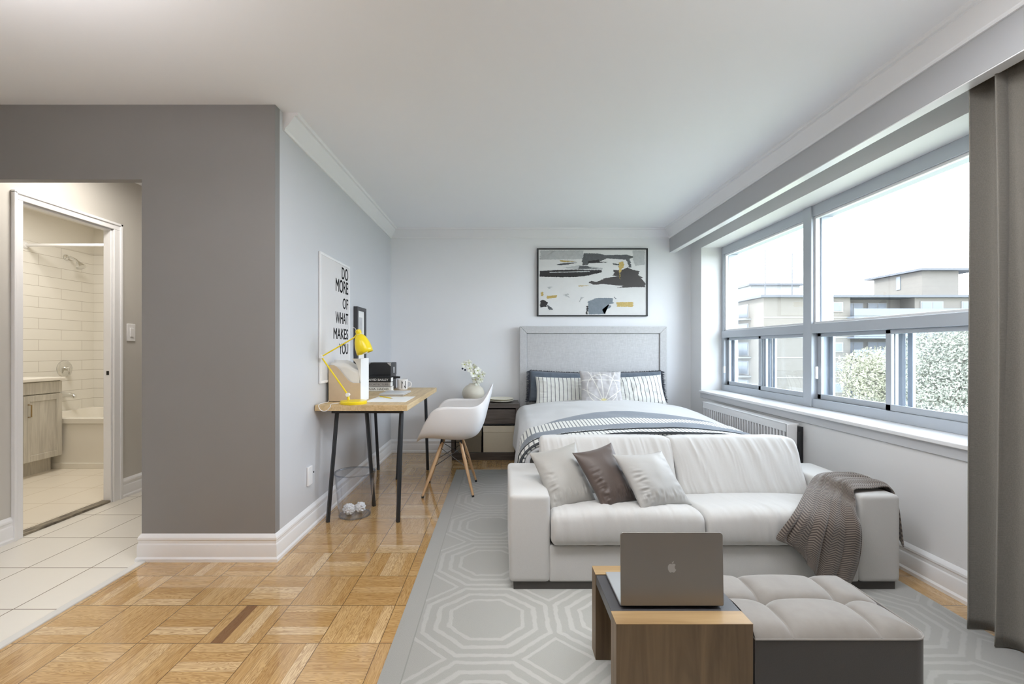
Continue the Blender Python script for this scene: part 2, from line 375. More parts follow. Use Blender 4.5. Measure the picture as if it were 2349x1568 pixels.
# corridor + bathroom shell
dy0, dy1, dz = 2.773, 3.425, 2.05
bm = nb()
bx(bm, XD-.05, XD, -3.3, dy0, -.02, 2.478); bx(bm, XD-.05, XD, dy1, 4.55, -.02, 2.478); bx(bm, XD-.05, XD, dy0, dy1, dz, 2.478)
mk('wall_corridor', bm, M_corr, smooth=False, label='grey corridor wall with the bathroom doorway', cat='wall', kind=S)
mk('wall_corridor_end', box(XD, XP+.1, 3.9, 4.0, -.02, 2.478), M_corr, smooth=False, label='grey end wall of the corridor', cat='wall', kind=S)
M_bwall = plain('bathroom_white_paint', (.80, .775, .72), .6, .01)
BX, BY = -4.75, 5.30
bm = nb(); bx(bm, BX-.1, BX, 2.2, BY+.1, 0, 2.55); mk('wall_bath_left', bm, M_bwall, smooth=False, label='white bathroom wall behind the vanity', cat='wall', kind=S)
mk('wall_bath_back', box(BX, XD-.05, BY, BY+.1, 0, 2.55), M_bwall, smooth=False, label='white bathroom wall at the back of the tub', cat='wall', kind=S)
mk('wall_bath_front', box(BX, XD-.05, 2.2, 2.3, 0, 2.55), M_bwall, smooth=False, label='white bathroom wall on the near side', cat='wall', kind=S)
mk('wall_bath_right', box(XD-.05, XD+.05, 4.55, BY+.1, 0, 2.55), M_bwall, smooth=False, label='white bathroom wall at the foot of the tub', cat='wall', kind=S)
mk('ceiling', box(BX-.1, XD-.05, 2.2, BY+.1, 2.55, 2.65), M_bwall, smooth=False, label='white bathroom ceiling', cat='ceiling', kind=S)
mk('trim_3', box(BX-.002, BX+.012, 4.37, BY, .46, 2.235), M_st1, smooth=False, label='white subway tile on the shower wall with the taps', cat='wall tile', kind=S)
mk('trim_4', box(BX+.012, XD-.06, BY-.012, BY+.002, .46, 2.235), M_st2, smooth=False, label='white subway tile on the long wall of the tub', cat='wall tile', kind=S)
# bathroom door casing and jamb
bm = nb(); cw = .062
for (a, b) in ((dy0-cw+.012, dy0), (dy1, dy1+cw+.008)): bx(bm, XD, XD+.018, a, b, 0, dz)
bx(bm, XD, XD+.018, dy0-cw+.012, dy1+cw+.008, dz, dz+.045)
bx(bm, XD+.001, XD+.026, dy0-cw+.006, dy0-cw+.024, 0, dz+.045); bx(bm, XD+.001, XD+.026, dy1+cw-.010, dy1+cw+.010, 0, dz+.053); bx(bm, XD+.001, XD+.026, dy0-cw+.006, dy1+cw+.010, dz+.035, dz+.053)
bx(bm, XD-.055, XD+.002, dy1-.012, dy1, 0, dz); bx(bm, XD-.055, XD+.002, dy0, dy0+.012, 0, dz); bx(bm, XD-.055, XD+.002, dy0, dy1, dz-.012, dz)
mk('door_1', bm, M_trim, bevel=.003, label='white casing and jamb of the open bathroom doorway', cat='door frame', kind=S)
o = bpy.data.objects['door_1']
bm = nb(); bx(bm, XD-.03, XD-.012, dy1-.0145, dy1-.0115, .955, .985)
M_hole = plain('strike_hole', (.01, .01, .01), .6)
o2 = mk('strike_plate', bm, M_hole, o)
# mouldings swept along the walls (one object for each wall)
BASE = [(0, 0), (.022, 0), (.022, .016), (.018, .022), (.015, .026), (.015, .088), (.013, .094), (.011, .097), (.011, .112), (.014, .118), (.013, .128), (.006, .140), (0, .147)]
CROWN = [(0, -.10), (.010, -.10), (.014, -.092), (.014, -.086), (.030, -.070), (.050, -.044), (.062, -.028), (.066, -.022), (.066, -.016), (.082, -.016), (.086, -.010), (.088, 0), (0, 0)]
def sweep(path, prof, names, z0, labels, mat, cat):
    P = [Vector((a, b)) for a, b in path]; N = []
    for i in range(len(P)-1):
        d = (P[i+1]-P[i]).normalized(); N.append(Vector((d.y, -d.x)))     # right-hand side of travel = room side
    for i, nm in enumerate(names):
        if nm is None: continue
        def off(j, q):
            if j == 0: n_ = N[0]
            elif j == len(P)-1: n_ = N[-1]
            else:
                s_ = N[j-1]+N[j]; n_ = s_/max(.2, s_.dot(N[j]))
            return P[j]+n_*q
        bm = nb(); A = []; B = []
        for (q, z) in prof:
            a, b = off(i, q), off(i+1, q); A.append(bm.verts.new((a.x, a.y, z0+z))); B.append(bm.verts.new((b.x, b.y, z0+z)))
        for k in range(len(prof)): bm.faces.new((A[k], B[k], B[(k+1) % len(prof)], A[(k+1) % len(prof)]))
        bm.faces.new(A); bm.faces.new(B[::-1]); bmesh.ops.recalc_face_normals(bm, faces=bm.faces)
        mk(nm, bm, mat, label=labels[i], cat=cat, kind=S, ang=.35)
sweep([(XP, 3.85), (XP, YP), (XL, YP), (XL, YB), (XR, YB), (XR, -3.2)], BASE,
      ['baseboard_corridor', 'baseboard_front', 'baseboard_left', 'baseboard_back', 'baseboard_right'], 0,
      ['white baseboard on the corridor side of the dark grey wall', 'white baseboard under the dark grey wall end', 'white baseboard along the left wall under the desk',
       'white baseboard along the back wall', 'white baseboard along the right wall under the window'], M_trim, 'baseboard')
sweep([(XD, -3.2), (XD, dy0-.052)], BASE, ['baseboard_door'], 0, ['white baseboard left of the bathroom doorway'], M_trim, 'baseboard')
sweep([(XD, dy1+.072), (XD, 3.9)], BASE, ['baseboard_switch'], 0, ['short white baseboard under the light switch'], M_trim, 'baseboard')
VX = 1.873
sweep([(XL, 2.56), (XL, YB), (VX, YB), (VX, -3.2)], CROWN, ['trim_5', 'trim_6', 'trim_7'], ZC,
      ['white crown moulding above the left wall', 'white crown moulding above the back wall', 'white crown moulding above the window valance'], M_trim, 'crown moulding')
# valance board over the window
bm = nb(); bx(bm, VX, VX+.06, -3.2, YB, 2.224, ZC)
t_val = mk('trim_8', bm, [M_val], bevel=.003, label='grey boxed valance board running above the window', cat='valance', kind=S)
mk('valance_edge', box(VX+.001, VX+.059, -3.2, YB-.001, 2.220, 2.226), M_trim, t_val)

# ---------------------------------------------------------------- window
win = thing('window_1', (WX, 3.42, wz0), 'wide grey aluminium window with two picture panes over four sliders', 'window', kind=S)
mk('window_sill', box(XR-.028, WX+.02, wy0-.03, wy1-.0, .695, .717), M_trim, win, bevel=.004, label='white window sill')
mk('sill_apron', box(XR-.010, XR+.001, wy0-.01, wy1+.0, .640, .695), M_wall, win, bevel=.003)
def wframe(x0, x1, name, mat, full=True):
    bm = nb()
    bx(bm, x0, x1, wy0, wy1, .717, .779); bx(bm, x0, x1, wy0, wy1, 2.135, 2.216)
    bx(bm, x0, x1, wy0, wy0+.05, .779, 2.135); bx(bm, x0, x1, wy1-.05, wy1, .779, 2.135)
    return mk(name, bm, mat, win, bevel=.003)
wframe(WX, WX+.05, 'outer_frame', M_alu)
wframe(WX+.05, WX+.15, 'storm_frame', M_aluout)
MY0, MY1 = 3.395, 3.486
mk('mullion', box(WX-.012, WX+.06, MY0, MY1, .717, 2.216), M_alu, win, bevel=.004)
mk('storm_mullion', box(WX+.06, WX+.15, MY0-.01, MY1-.03, .78, 2.16), M_aluout, win, bevel=.003)
mk('transom', box(WX-.010, WX+.06, wy0+.02, wy1-.02, 1.267, 1.336), M_alu, win, bevel=.004)
mk('storm_transom', box(WX+.06, WX+.14, wy0+.02, wy1-.02, 1.275, 1.325), M_aluout, win, bevel=.003)
# beads round the upper picture panes
for (a, b) in ((wy0+.05, MY0), (MY1, wy1-.05)):
    bm = nb()
    bx(bm, WX+.012, WX+.04, a, b, 1.336, 1.352); bx(bm, WX+.012, WX+.04, a, b, 2.118, 2.135)
    bx(bm, WX+.012, WX+.04, a, a+.016, 1.352, 2.118); bx(bm, WX+.012, WX+.04, b-.016, b, 1.352, 2.118)
    mk('glazing_bead', bm, M_white, win, bevel=.002)
    mk('pane', box(WX+.024, WX+.028, a+.005, b-.005, 1.34, 2.13), M_glass, win, smooth=False)
def sash(a, b, x, name='slider_sash'):
    bm = nb(); z0, z1, q = .779, 1.267, .038
    bx(bm, x, x+.022, a, b, z0, z0+q); bx(bm, x, x+.022, a, b, z1-q*.7, z1)
    bx(bm, x, x+.022, a, a+q, z0, z1); bx(bm, x, x+.022, b-q, b, z0, z1)
    s_ = mk(name, bm, M_alu, win, bevel=.003)
    mk('pane', box(x+.009, x+.012, a+q-.004, b-q+.004, z0+.03, z1-.02), M_glass, s_, smooth=False)
    return s_
c1, c2 = 4.095, 2.745
sash(MY1, c1+.036, WX+.012); sash(c1-.036, wy1-.05, WX+.036)
sash(c2-.02, MY0, WX+.036); sash(wy0+.05, c2+.02, WX+.012)
for (a, b, x) in ((MY1, c1+.0, WX+.118), (c1-.0, wy1-.05, WX+.094), (2.70, MY0-.01, WX+.118), (wy0+.05, 2.775, WX+.094)):
    bm = nb(); q = .034
    bx(bm, x, x+.02, a, b, .78, .80); bx(bm, x, x+.02, a, b, 1.255, 1.275); bx(bm, x, x+.02, a, a+q, .78, 1.275); bx(bm, x, x+.02, b-q, b, .78, 1.275)
    s_ = mk('storm_sash', bm, M_aluout, win, bevel=.002)
    mk('pane', box(x+.008, x+.011, a+q-.004, b-q+.004, .795, 1.26), M_glass, s_, smooth=False)
mk('latch', rbox(WX-.006, WX+.012, MY0-.045, MY0-.030, .93, 1.02, .004, 2), M_white, win, label='white window latch')
mk('latch', rbox(WX-.006, WX+.012, wy1-.062, wy1-.050, .90, .97, .004, 2), M_white, win, label='white window latch')

# ---------------------------------------------------------------- small wall fittings
sw = thing('light_switch', (XD, 3.6, 1.21), 'white rocker light switch plate on the corridor wall', 'light switch')
mk('switch_plate', box(XD, XD+.008, 3.556, 3.636, 1.212, 1.348), M_plastic, sw, bevel=.003)
mk('rocker', box(XD+.006, XD+.015, 3.580, 3.612, 1.245, 1.315), M_plastic, sw, bevel=.003)
ol = thing('wall_outlet', (XL, 2.91, .283), 'small white outlet plate low on the left wall before the desk', 'outlet')
mk('outlet_plate', box(XL, XL+.014, 2.873, 2.935, .283, .4015), M_plastic, ol, bevel=.003)
mk('screw', lathe(nb(), [(.006, 0), (.006, .003)], 12, Matrix.Translation((XL+.014, 2.945, .355)) @ Matrix.Rotation(PI/2, 4, 'Y')), M_black, ol)
ds = thing('door_stop', (XD+.03, 3.75, .05), 'small metal door stop on the corridor baseboard', 'door stop')
mk('rod', tube(nb(), [(XD+.02, 3.75, .05), (XD+.085, 3.75, .05)], .005), M_chrome, ds)
mk('tip', tube(nb(), [(XD+.083, 3.75, .05), (XD+.098, 3.75, .05)], .009), M_white, ds)

# ---------------------------------------------------------------- bathroom fittings
AY = 4.366
tub = thing('bathtub', (-3.9, 4.8, 0), 'white built-in bathtub under the subway tile', 'bathtub')
M_tub = plain('white_tub_enamel', (.80, .77, .70), .2, .01)
bm = nb(); TX0, TX1, TY1 = BX+.012, XD-.06, BY-.014
bx(bm, TX0, TX1, AY+.012, AY+.03, 0, .45); bx(bm, TX0, TX1, AY, AY+.02, 0, .055)
mk('apron', bm, M_tub, tub, bevel=.004)
bm = nb()
def ring(x0, x1, y0, y1, z, r, n=6):
    out = []
    for (cx, cy, a0) in ((x1-r, y1-r, 0), (x0+r, y1-r, PI/2), (x0+r, y0+r, PI), (x1-r, y0+r, 1.5*PI)):
        for k in range(n+1): out.append((cx+r*math.cos(a0+PI/2*k/n), cy+r*math.sin(a0+PI/2*k/n), z))
    return out
def loft(bm, rings, cap0=False, cap1=False, mi=0):
    R = [[bm.verts.new(p) for p in r] for r in rings]; n = len(R[0]); fs = []
    for i in range(len(R)-1):
        for k in range(n): fs.append(bm.faces.new((R[i][k], R[i][(k+1) % n], R[i+1][(k+1) % n], R[i+1][k])))
    if cap0: fs.append(bm.faces.new(R[0][::-1]))
    if cap1: fs.append(bm.faces.new(R[-1]))
    for f in fs: f.material_index = mi
    return R
loft(bm, [ring(TX0, TX1, AY, TY1, .435, .02), ring(TX0, TX1, AY, TY1, .485, .02), ring(TX0+.07, TX1-.07, AY+.075, TY1-.06, .485, .12), ring(TX0+.10, TX1-.10, AY+.10, TY1-.08, .40, .14), ring(TX0+.16, TX1-.18, AY+.16, TY1-.13, .12, .16), ring(TX0+.22, TX1-.25, AY+.22, TY1-.19, .09, .12)], False, True)
mk('basin', bm, M_tub, tub, bevel=.006, ang=.9)
mk('overflow_plate', lathe(nb(), [(.035, 0), (.033, .008), (.01, .011)], 20, Matrix.Translation((TX0+.135, 4.80, .375)) @ Matrix.Rotation(PI/2-.15, 4, 'Y')), M_chrome, tub)
rod = thing('shower_curtain_rod', (-3.9, 4.53, 2.18), 'white shower curtain rod across the tub', 'curtain rod')
mk('rod', tube(nb(), [(BX, 4.53, 2.183), (XD-.05, 4.53, 2.183)], .016, 14), M_white, rod)
mk('flange', lathe(nb(), [(.04, 0), (.038, .012), (.022, .03)], 20, Matrix.Translation((BX, 4.53, 2.183)) @ Matrix.Rotation(PI/2, 4, 'Y')), M_white, rod)
mk('flange', lathe(nb(), [(.04, 0), (.038, .012), (.022, .03)], 20, Matrix.Translation((XD-.05, 4.53, 2.183)) @ Matrix.Rotation(-PI/2, 4, 'Y')), M_white, rod)
BW = BX+.012
sh = thing('wall_shower', (BW, 4.95, 2.1), 'chrome shower head on a short bent arm', 'shower head')
mk('flange', lathe(nb(), [(.032, 0), (.03, .008), (.015, .018)], 20, Matrix.Translation((BW, 4.95, 2.145)) @ Matrix.Rotation(PI/2, 4, 'Y')), M_chrome, sh)
mk('arm', tube(nb(), [(BW, 4.95, 2.145), (BW+.05, 4.95, 2.15), (BW+.11, 4.95, 2.12), (BW+.135, 4.95, 2.095)], .011, 12), M_chrome, sh)
d = Vector((.5, 0, -.85)).normalized(); q = d.to_track_quat('Z', 'Y').to_matrix().to_4x4()
mk('nozzle', lathe(nb(), [(.014, 0), (.018, .02), (.044, .06), (.046, .075), (.04, .078)], 24, Matrix.Translation((BW+.13, 4.95, 2.10)) @ q), M_chrome, sh)
vl = thing('shower_valve', (BW, 4.934, .85), 'round chrome shower valve with lever on subway tile', 'shower valve')
mk('escutcheon', lathe(nb(), [(.088, 0), (.086, .006), (.07, .014), (.03, .018)], 40, Matrix.Translation((BW, 4.934, .937)) @ Matrix.Rotation(PI/2, 4, 'Y')), M_chrome, vl)
mk('lever', tube(nb(), [(BW+.015, 4.934, .937), (BW+.06, 4.934, .937), (BW+.065, 4.93, .90), (BW+.062, 4.925, .87)], [.028, .026, .013, .010], 14), M_chrome, vl)
sp = thing('tub_spout', (BW, 4.9, .62), 'chrome tub spout below the shower valve', 'tub spout')
mk('spout', tube(nb(), [(BW, 4.9, .655), (BW+.10, 4.9, .655), (BW+.135, 4.9, .645), (BW+.15, 4.9, .625)], [.026, .026, .024, .018], 16), M_chrome, sp)
# vanity
VF, VY1, VY0 = -4.19, 4.342, 3.55
M_van = wood('washed_grey_oak', (.44, .415, .365), (.64, .61, .54), .5, 2, 1, 30)
va = thing('vanity_cabinet', (-4.45, 3.95, 0), 'washed grey wood vanity cabinet with shaker doors', 'cabinet')
mk('body', box(BX+.002, VF-.018, VY0, VY1, .14, .854), M_van, va, bevel=.002)
mk('toe_kick', box(BX+.002, VF-.10, VY0+.02, VY1-.01, 0, .14), M_van, va)
mk('false_drawer', box(VF-.018, VF, VY0, VY1, .742, .848), M_van, va, bevel=.002)
for (a, b, hs) in ((3.991, VY1, 4.03), (3.63, 3.985, 3.945)):
    bm = nb(); z0, z1, q = .143, .732, .055
    bx(bm, VF-.018, VF-.006, a, b, z0, z1)
    for c in ((a, a+q, z0, z1), (b-q, b, z0, z1), (a+q, b-q, z0, z0+q), (a+q, b-q, z1-q, z1)): bx(bm, VF-.008, VF+.001, c[0], c[1], c[2], c[3])
    dr = mk('door', bm, M_van, va, bevel=.002)
    mk('handle', tube(nb(), [(VF, hs, .545), (VF+.03, hs, .548), (VF+.03, hs, .652), (VF, hs, .655)], .005), M_brass, dr, label='brass handle')
ct = mk('vanity_countertop', rbox(BX+.002, VF+.025, VY0-.01, VY1+.012, .855, .885, .006, 3), plain('cream_countertop', (.82, .79, .73), .25, .01), label='thin cream countertop on the vanity cabinet', cat='countertop')

# ---------------------------------------------------------------- exterior
def brickm():
    t = MT('pale_buff_brick', (.62, .55, .44), .85); z = t.xyz(t.pos())[2]
    l = t.f('LESS_THAN', t.f('FRACT', t.f('DIVIDE', t.f('ADD', z, 40), .66)), .12)
    n_ = t.noise(t.pos(), 1.5, 4); t.color(t.mix(t.f('MULTIPLY', l, .35), t.mix(n_, (.118, .107, .092), (.135, .123, .107)), (.101, .092, .081))); return t.m
M_brick = brickm()
M_slab = plain('painted_concrete', (.20, .20, .195), .8)
M_roof = plain('grey_roof_edge', (.075, .08, .09), .7)
M_bwin = plain('building_glass', (.115, .13, .15), .4)
M_rail = plain('balcony_rail_pale', (.12, .135, .16), .7)
ap = thing('apartment_building', (50, 70, -14), 'pale buff brick apartment block with balconies beyond the trees', 'building')
CX = 34.6; k = .05747
bm = nb(); bx(bm, CX, 46.0, 60, 92, -14, 7.9); bx(bm, 46.0, 54.5, 62.2, 92, -14, 7.9); bx(bm, 54.5, 84, 60, 92, -14, 7.9)
mk('wall', bm, M_brick, ap, smooth=False)
mk('roof', box(CX-.7, 85, 59.4, 93, 7.9, 8.2), M_roof, ap, smooth=False)
bm = nb()
for i in range(7):
    z = 5.32-2.65*i; bx(bm, CX-.02, 46.05, 59.96, 60.1, z-.07, z+.07)
mk('floor_band', bm, M_slab, ap, smooth=False)
for i in range(6):
    z = 5.32-2.65*i
    mk('balcony', bx(bx(nb(), 45.6, 72, 58.8, 62.2, z-.15, z+.05), 45.6, 72, 58.8, 58.86, z+.1, z+1.05), M_rail, ap, smooth=False)
    mk('balcony', bx(bx(nb(), CX-1.8, CX, 63, 76, z-.15, z+.05), CX-1.8, CX-1.74, 63, 76, z+.05, z+1.05), M_slab, ap, smooth=False)
    for (a, b) in ((46.6, 49.4), (50.0, 52.6), (55.2, 58.2), (60.6, 64.5)):
        y = 62.15 if b < 54 else 59.95
        f_ = mk('window', box(a, b, y-.05, y+.05, z+.15, z+2.1), M_slab, ap, smooth=False)
        mk('pane', bx(box(a+.15, (a+b)/2-.08, y-.08, y-.04, z+.3, z+2.0), (a+b)/2+.08, b-.15, y-.08, y-.04, z+.3, z+2.0), M_bwin, f_, smooth=False)
    f_ = mk('window', box(43.0, 45.0, 59.9, 60, z+.7, z+2.0), M_slab, ap, smooth=False)
    mk('pane', box(43.15, 44.85, 59.87, 59.92, z+.85, z+1.85), M_bwin, f_, smooth=False)
    f_ = mk('window', box(66.5, 70.5, 59.9, 60, z+.2, z+2.0), M_slab, ap, smooth=False)
    mk('pane', box(66.7, 68.4, 59.87, 59.92, z+.35, z+1.85), M_bwin, f_, smooth=False)
    for a in (63.6, 69.5):
        f_ = mk('window', box(CX-.08, CX, a, a+4.2, z+.15, z+2.1), M_slab, ap, smooth=False)
        mk('pane', box(CX-.12, CX-.06, a+.2, a+4.0, z+.3, z+1.95), M_bwin, f_, smooth=False)
bm = nb(); bx(bm, 61.0, 66.3, 66, 74.5, 8.2, 12.45); mk('penthouse', bm, M_brick, ap, smooth=False)
mk('penthouse_roof', box(60.2, 69.3, 65.2, 75.5, 12.45, 12.75), M_roof, ap, smooth=False)
mk('penthouse_window', box(60.9, 61.0, 69.5, 70.2, 10.2, 12.2), M_bwin, ap, smooth=False)
for (px, py) in ((1755, 572), (1817, 580)):
    a = at(px, py, 66); mk('antenna', tube(nb(), [(a.x, 66, 8.2), (a.x, 66, a.z)], .07, 6), M_roof, ap)
b2 = thing('distant_building', (65, 112, -14), 'faint pale block standing far behind the brick apartment roof', 'building')
a, b = at(1722, 655, 110), at(1835, 655, 110)
mk('wall', box(a.x, b.x, 110, 124, -14, a.z), M_slab, b2, smooth=False)
mk('roof', box(a.x-.6, b.x+.6, 109.5, 124.5, a.z, a.z+.5), M_roof, b2, smooth=False)
a, b = at(1776, 640, 112), at(1790, 640, 112); mk('stair_housing', box(a.x, b.x, 112, 116, 16, a.z), M_slab, b2, smooth=False)
def groundm():
    t = MT('lawn_and_asphalt', (.3, .33, .2), .95); n_ = t.noise(t.pos(), .12, 4)
    t.color(t.ramp(n_, [(.45, (.20, .25, .12)), (.52, (.34, .33, .31))])); return t.m
mk('ground', box(2.6, 260, -120, 260, -14.2, -14), groundm(), label='lawn and asphalt far below the window', cat='ground', kind=S, smooth=False)

def leafm(name, a, b):
    t = MT(name, a, .6); n_ = t.noise(t.pos(), 1.1, 3); n2 = t.noise(t.pos(), 9, 2)
    t.color(t.mix(t.f('MULTIPLY', t.f('ADD', n_, n2), .5), a, b)); t.b.inputs['Specular IOR Level'].default_value = .1
    return t.m
M_bark = wood('grey_bark', (.10, .08, .06), (.22, .19, .15), .9, 2, .3, 20)
def tree(base, blobs, nleaf, size, label, mat, seed):
    rnd = random.Random(seed); tr = thing('tree', base, label, 'tree', 'trees below the window')
    top = Vector((sum(b[0] for b in blobs)/len(blobs), sum(b[1] for b in blobs)/len(blobs), sum(b[2] for b in blobs)/len(blobs)))
    bm = nb(); bp = Vector(base)
    mid = bp.lerp(top, .6); tube(bm, [bp, bp.lerp(top, .3)+Vector((.1, .05, 0)), mid, top], [.32, .25, .19, .08], 10)
    for b in blobs:
        c = Vector(b[:3]); s_ = bp.lerp(top, rnd.uniform(.45, .8)); m_ = s_.lerp(c, .5)+Vector((0, 0, .3)); tube(bm, [s_, m_, c], [.10, .06, .02], 6)
        for _ in range(5):
            e = c+Vector((rnd.gauss(0, 1), rnd.gauss(0, 1), rnd.gauss(0, 1))).normalized()*b[3]*.85; tube(bm, [m_, m_.lerp(e, .5)+Vector((0, 0, .15)), e], [.04, .025, .008], 5)
    mk('trunk', bm, M_bark, tr)
    verts = []; faces = []; tot = sum(b[3]**2 for b in blobs)
    for b in blobs:
        for _ in range(int(nleaf*b[3]**2/tot)):
            d = Vector((rnd.gauss(0, 1), rnd.gauss(0, 1), rnd.gauss(0, 1))).normalized()
            r = b[3]*(rnd.uniform(.35, 1)**.5)*(1+.22*nz(d.x*2.3+b[0], d.y*2.3+b[1], d.z*2.3))
            c = Vector(b[:3])+Vector((d.x*r, d.y*r, d.z*r*.85))
            n_ = (d+Vector((rnd.gauss(0, .7), rnd.gauss(0, .7), rnd.gauss(0, .7)))).normalized(); a_, b_ = frame_of(n_)
            th = rnd.uniform(0, 2*PI); a2 = a_*math.cos(th)+b_*math.sin(th); b2_ = n_.cross(a2); s_ = size*rnd.uniform(.6, 1.25)
            i = len(verts); verts += [c-a2*s_, c-b2_*s_*.42+n_*s_*.12, c+a2*s_, c+b2_*s_*.42+n_*s_*.12]; faces.append((i, i+1, i+2, i+3))
    me = bpy.data.meshes.new('foliage'); me.from_pydata(verts, [], faces); me.materials.append(mat)
    o = bpy.data.objects.new('foliage', me); COL.objects.link(o); o.parent = tr; o.matrix_parent_inverse = W[tr].inverted(); W[o] = Matrix.Identity(4)
M_leafa = leafm('yellow_green_leaves', (.17, .17, .115), (.31, .305, .22)); M_leafb = leafm('grey_green_leaves', (.15, .16, .13), (.27, .275, .225))
def blob(px, py, Y, r): v = at(px, py, Y); return (v.x, v.y, v.z, r)
tree((15.8, 17.5, -14), [blob(1985, 850, 18, 1.0), blob(2040, 850, 18.5, 1.2), blob(2010, 880, 17.5, 1.2), blob(2060, 900, 17.5, 1.3), blob(2035, 950, 18, 1.2), blob(2090, 960, 18, 1.5), blob(2110, 880, 18.6, 1.4), blob(1975, 960, 20, 1.0)], 34000, .055,
     'yellow green leafy tree in front of the apartment balconies', M_leafa, 3)
tree((15.5, 13.5, -14), [blob(2130, 830, 14, 1.15), blob(2190, 800, 14, 1.2), blob(2240, 840, 13.5, 1.5), blob(2160, 900, 13.5, 1.2), blob(2230, 930, 13, 1.4), blob(2150, 980, 13, 1.3), blob(2290, 800, 14, 1.6), blob(2090, 1010, 14, 1.1)], 42000, .045,
     'grey green tree seen through the right slider beside the curtain', M_leafb, 5)

# ---------------------------------------------------------------- rug
RX0, RX1, RY0, RY1 = -.425, 1.964, .2, 4.319
bm = nb(); grid(bm, 3, 3, lambda u, v: Vector((lerp(RX0, RX1, u), lerp(RY0, RY1, v), .004)))
mk('area_rug', bm, M_rug, solid=.006, label='large pale grey green rug with interlocking octagon lines', cat='rug')
RZ = .0072

# ---------------------------------------------------------------- curtain
def curtm():
    t = MT('taupe_woven_curtain', (.22, .205, .18), .9, Sheen_Weight=.4); x, y, z = t.xyz(t.pos())
    n_ = t.noise(t.scl(t.pos(), (1, 1, .35)), 420, 2); w1 = t.noise(t.comb(t.f('MULTIPLY', y, 900), t.f('MULTIPLY', z, 260), 0), 1, 1)
    t.color(t.mix(t.f('MULTIPLY', t.f('ADD', n_, w1), .5), (.125, .115, .10), (.30, .28, .245))); t.bump(w1, .5, .0008); return t.m
cu = thing('curtain', (1.97, 1.4, 0), 'floor length taupe curtain hanging at the near end of the window', 'curtain')
def curt(u, v):
    y = lerp(1.875, 1.42, u); z = lerp(.012, 2.40, v)
    ph = (1.875-y)/.118*2*PI+.5*math.sin((1.875-y)*23)
    cx = lerp(1.945, 1.972, v**.6); am = lerp(.046, .036, v)
    x = cx-am*math.cos(ph+.5+.25*math.sin(v*3))*1.0-.010*math.sin(2.3*ph+1)
    y2 = y+.026*math.sin(ph*1.0+.5)+.006*math.sin(v*5+u*9)-.036*(1-v)
    return Vector((min(x, 2.085), y2, z))
bm = nb(); grid(bm, 240, 50, curt)
mk('curtain_panel', bm, curtm(), cu, solid=.004, ang=3.2)
mk('curtain_track', box(1.975, 1.998, -1.5, 4.9, 2.42, 2.44), M_white, cu)

# ---------------------------------------------------------------- radiator
ra = thing('radiator', (2.03, 3.84, .1), 'white slotted panel radiator under the window beside the bed', 'radiator')
R0, R1, RF, RB, RZ0, RZ1 = 3.172, 4.504, 1.989, 2.085, .12, .626
M_rad = plain('radiator_enamel', (.78, .78, .79), .35, .02)
bm = nb()
bx(bm, RF, RF+.012, R0, R1, RZ1-.055, RZ1); bx(bm, RF, RF+.012, R0, R1, RZ0, RZ0+.05)
n_ = 34; pw = (R1-R0)/n_
for i in range(n_+1):
    y = R0+pw*i; bx(bm, RF, RF+.012, max(R0, y-pw*.22), min(R1, y+pw*.22), RZ0+.05, RZ1-.055)
mk('slotted_front', bm, M_rad, ra, bevel=.0015)
mk('inner_panel', box(RF+.03, RF+.045, R0+.01, R1-.01, RZ0+.01, RZ1-.01), plain('radiator_core', (.16, .16, .165), .6), ra)  # core darkened to put shade into the slots
bm = box(RF, RB-.012, R0, R1, RZ1-.006, RZ1+.004); mk('top_panel', bm, M_rad, ra, bevel=.003)
for (a, b) in ((R0-.002, R0+.012), (R1-.012, R1+.002)):
    e = mk('end_panel', box(RF, RB-.022, a, b, RZ0, RZ1), M_rad, ra, bevel=.004)
for yy in (3.21, 3.24):
    pass
mk('wall_bracket', bx(box(RB-.022, XR-.001, R0+.004, R0+.05, RZ0, RZ1-.02), RB-.022, XR-.001, R1-.1, R1-.05, RZ0, RZ1-.02), M_black, ra)
mk('pipe', tube(nb(), [(2.07, R0-.012, RZ1-.05), (2.07, R0-.012, 0)], .008), M_black, ra)

# ---------------------------------------------------------------- painting
def fbm_edge(pts, amp, step=26, seed=0, hx=1.0):
    rnd = random.Random(seed); out = []
    for i in range(len(pts)):
        a, b = Vector(pts[i]), Vector(pts[(i+1) % len(pts)]); L = (b-a).length; n = max(1, int(L/step))
        for k in range(n):
            p_ = a.lerp(b, k/n); out.append((p_.x+rnd.uniform(-amp, amp)*hx*1.8, p_.y+rnd.uniform(-amp, amp)*.55))
    return out
pn = thing('framed_painting', (1.0, YB, 1.51), 'black framed abstract painting with black, grey and gold strokes', 'painting')
PY = YB-.035
pa, pb = at(1232, 725, PY), at(1486.5, 569, PY)
x0, x1, z0, z1 = pa.x, pb.x, pa.z, pb.z; fw = .017
bm = nb(); bx(bm, x0, x0+fw, PY, YB-.001, z0, z1); bx(bm, x1-fw, x1, PY, YB-.001, z0, z1); bx(bm, x0+fw, x1-fw, PY, YB-.001, z0, z0+fw*.8); bx(bm, x0+fw, x1-fw, PY, YB-.001, z1-fw*.8, z1)
mk('frame', bm, M_black, pn, bevel=.002)
pc = [plain('canvas_white', (.72, .72, .71), .7, .05, 12), plain('paint_black', (.022, .02, .021), .5), plain('paint_dark_grey', (.10, .105, .11), .6, .4, 30), plain('paint_blue_grey', (.20, .235, .27), .6, .2, 40),
      plain('paint_gold', (.52, .38, .12), .45, .3, 60), plain('paint_pale_grey', (.46, .47, .47), .6, .2, 30), plain('paint_charcoal', (.06, .052, .05), .5, .1, 20)]
bm = nb(); CYp = PY+.008; bx(bm, x0+fw, x1-fw, CYp, CYp+.01, z0+fw*.8, z1-fw*.8)
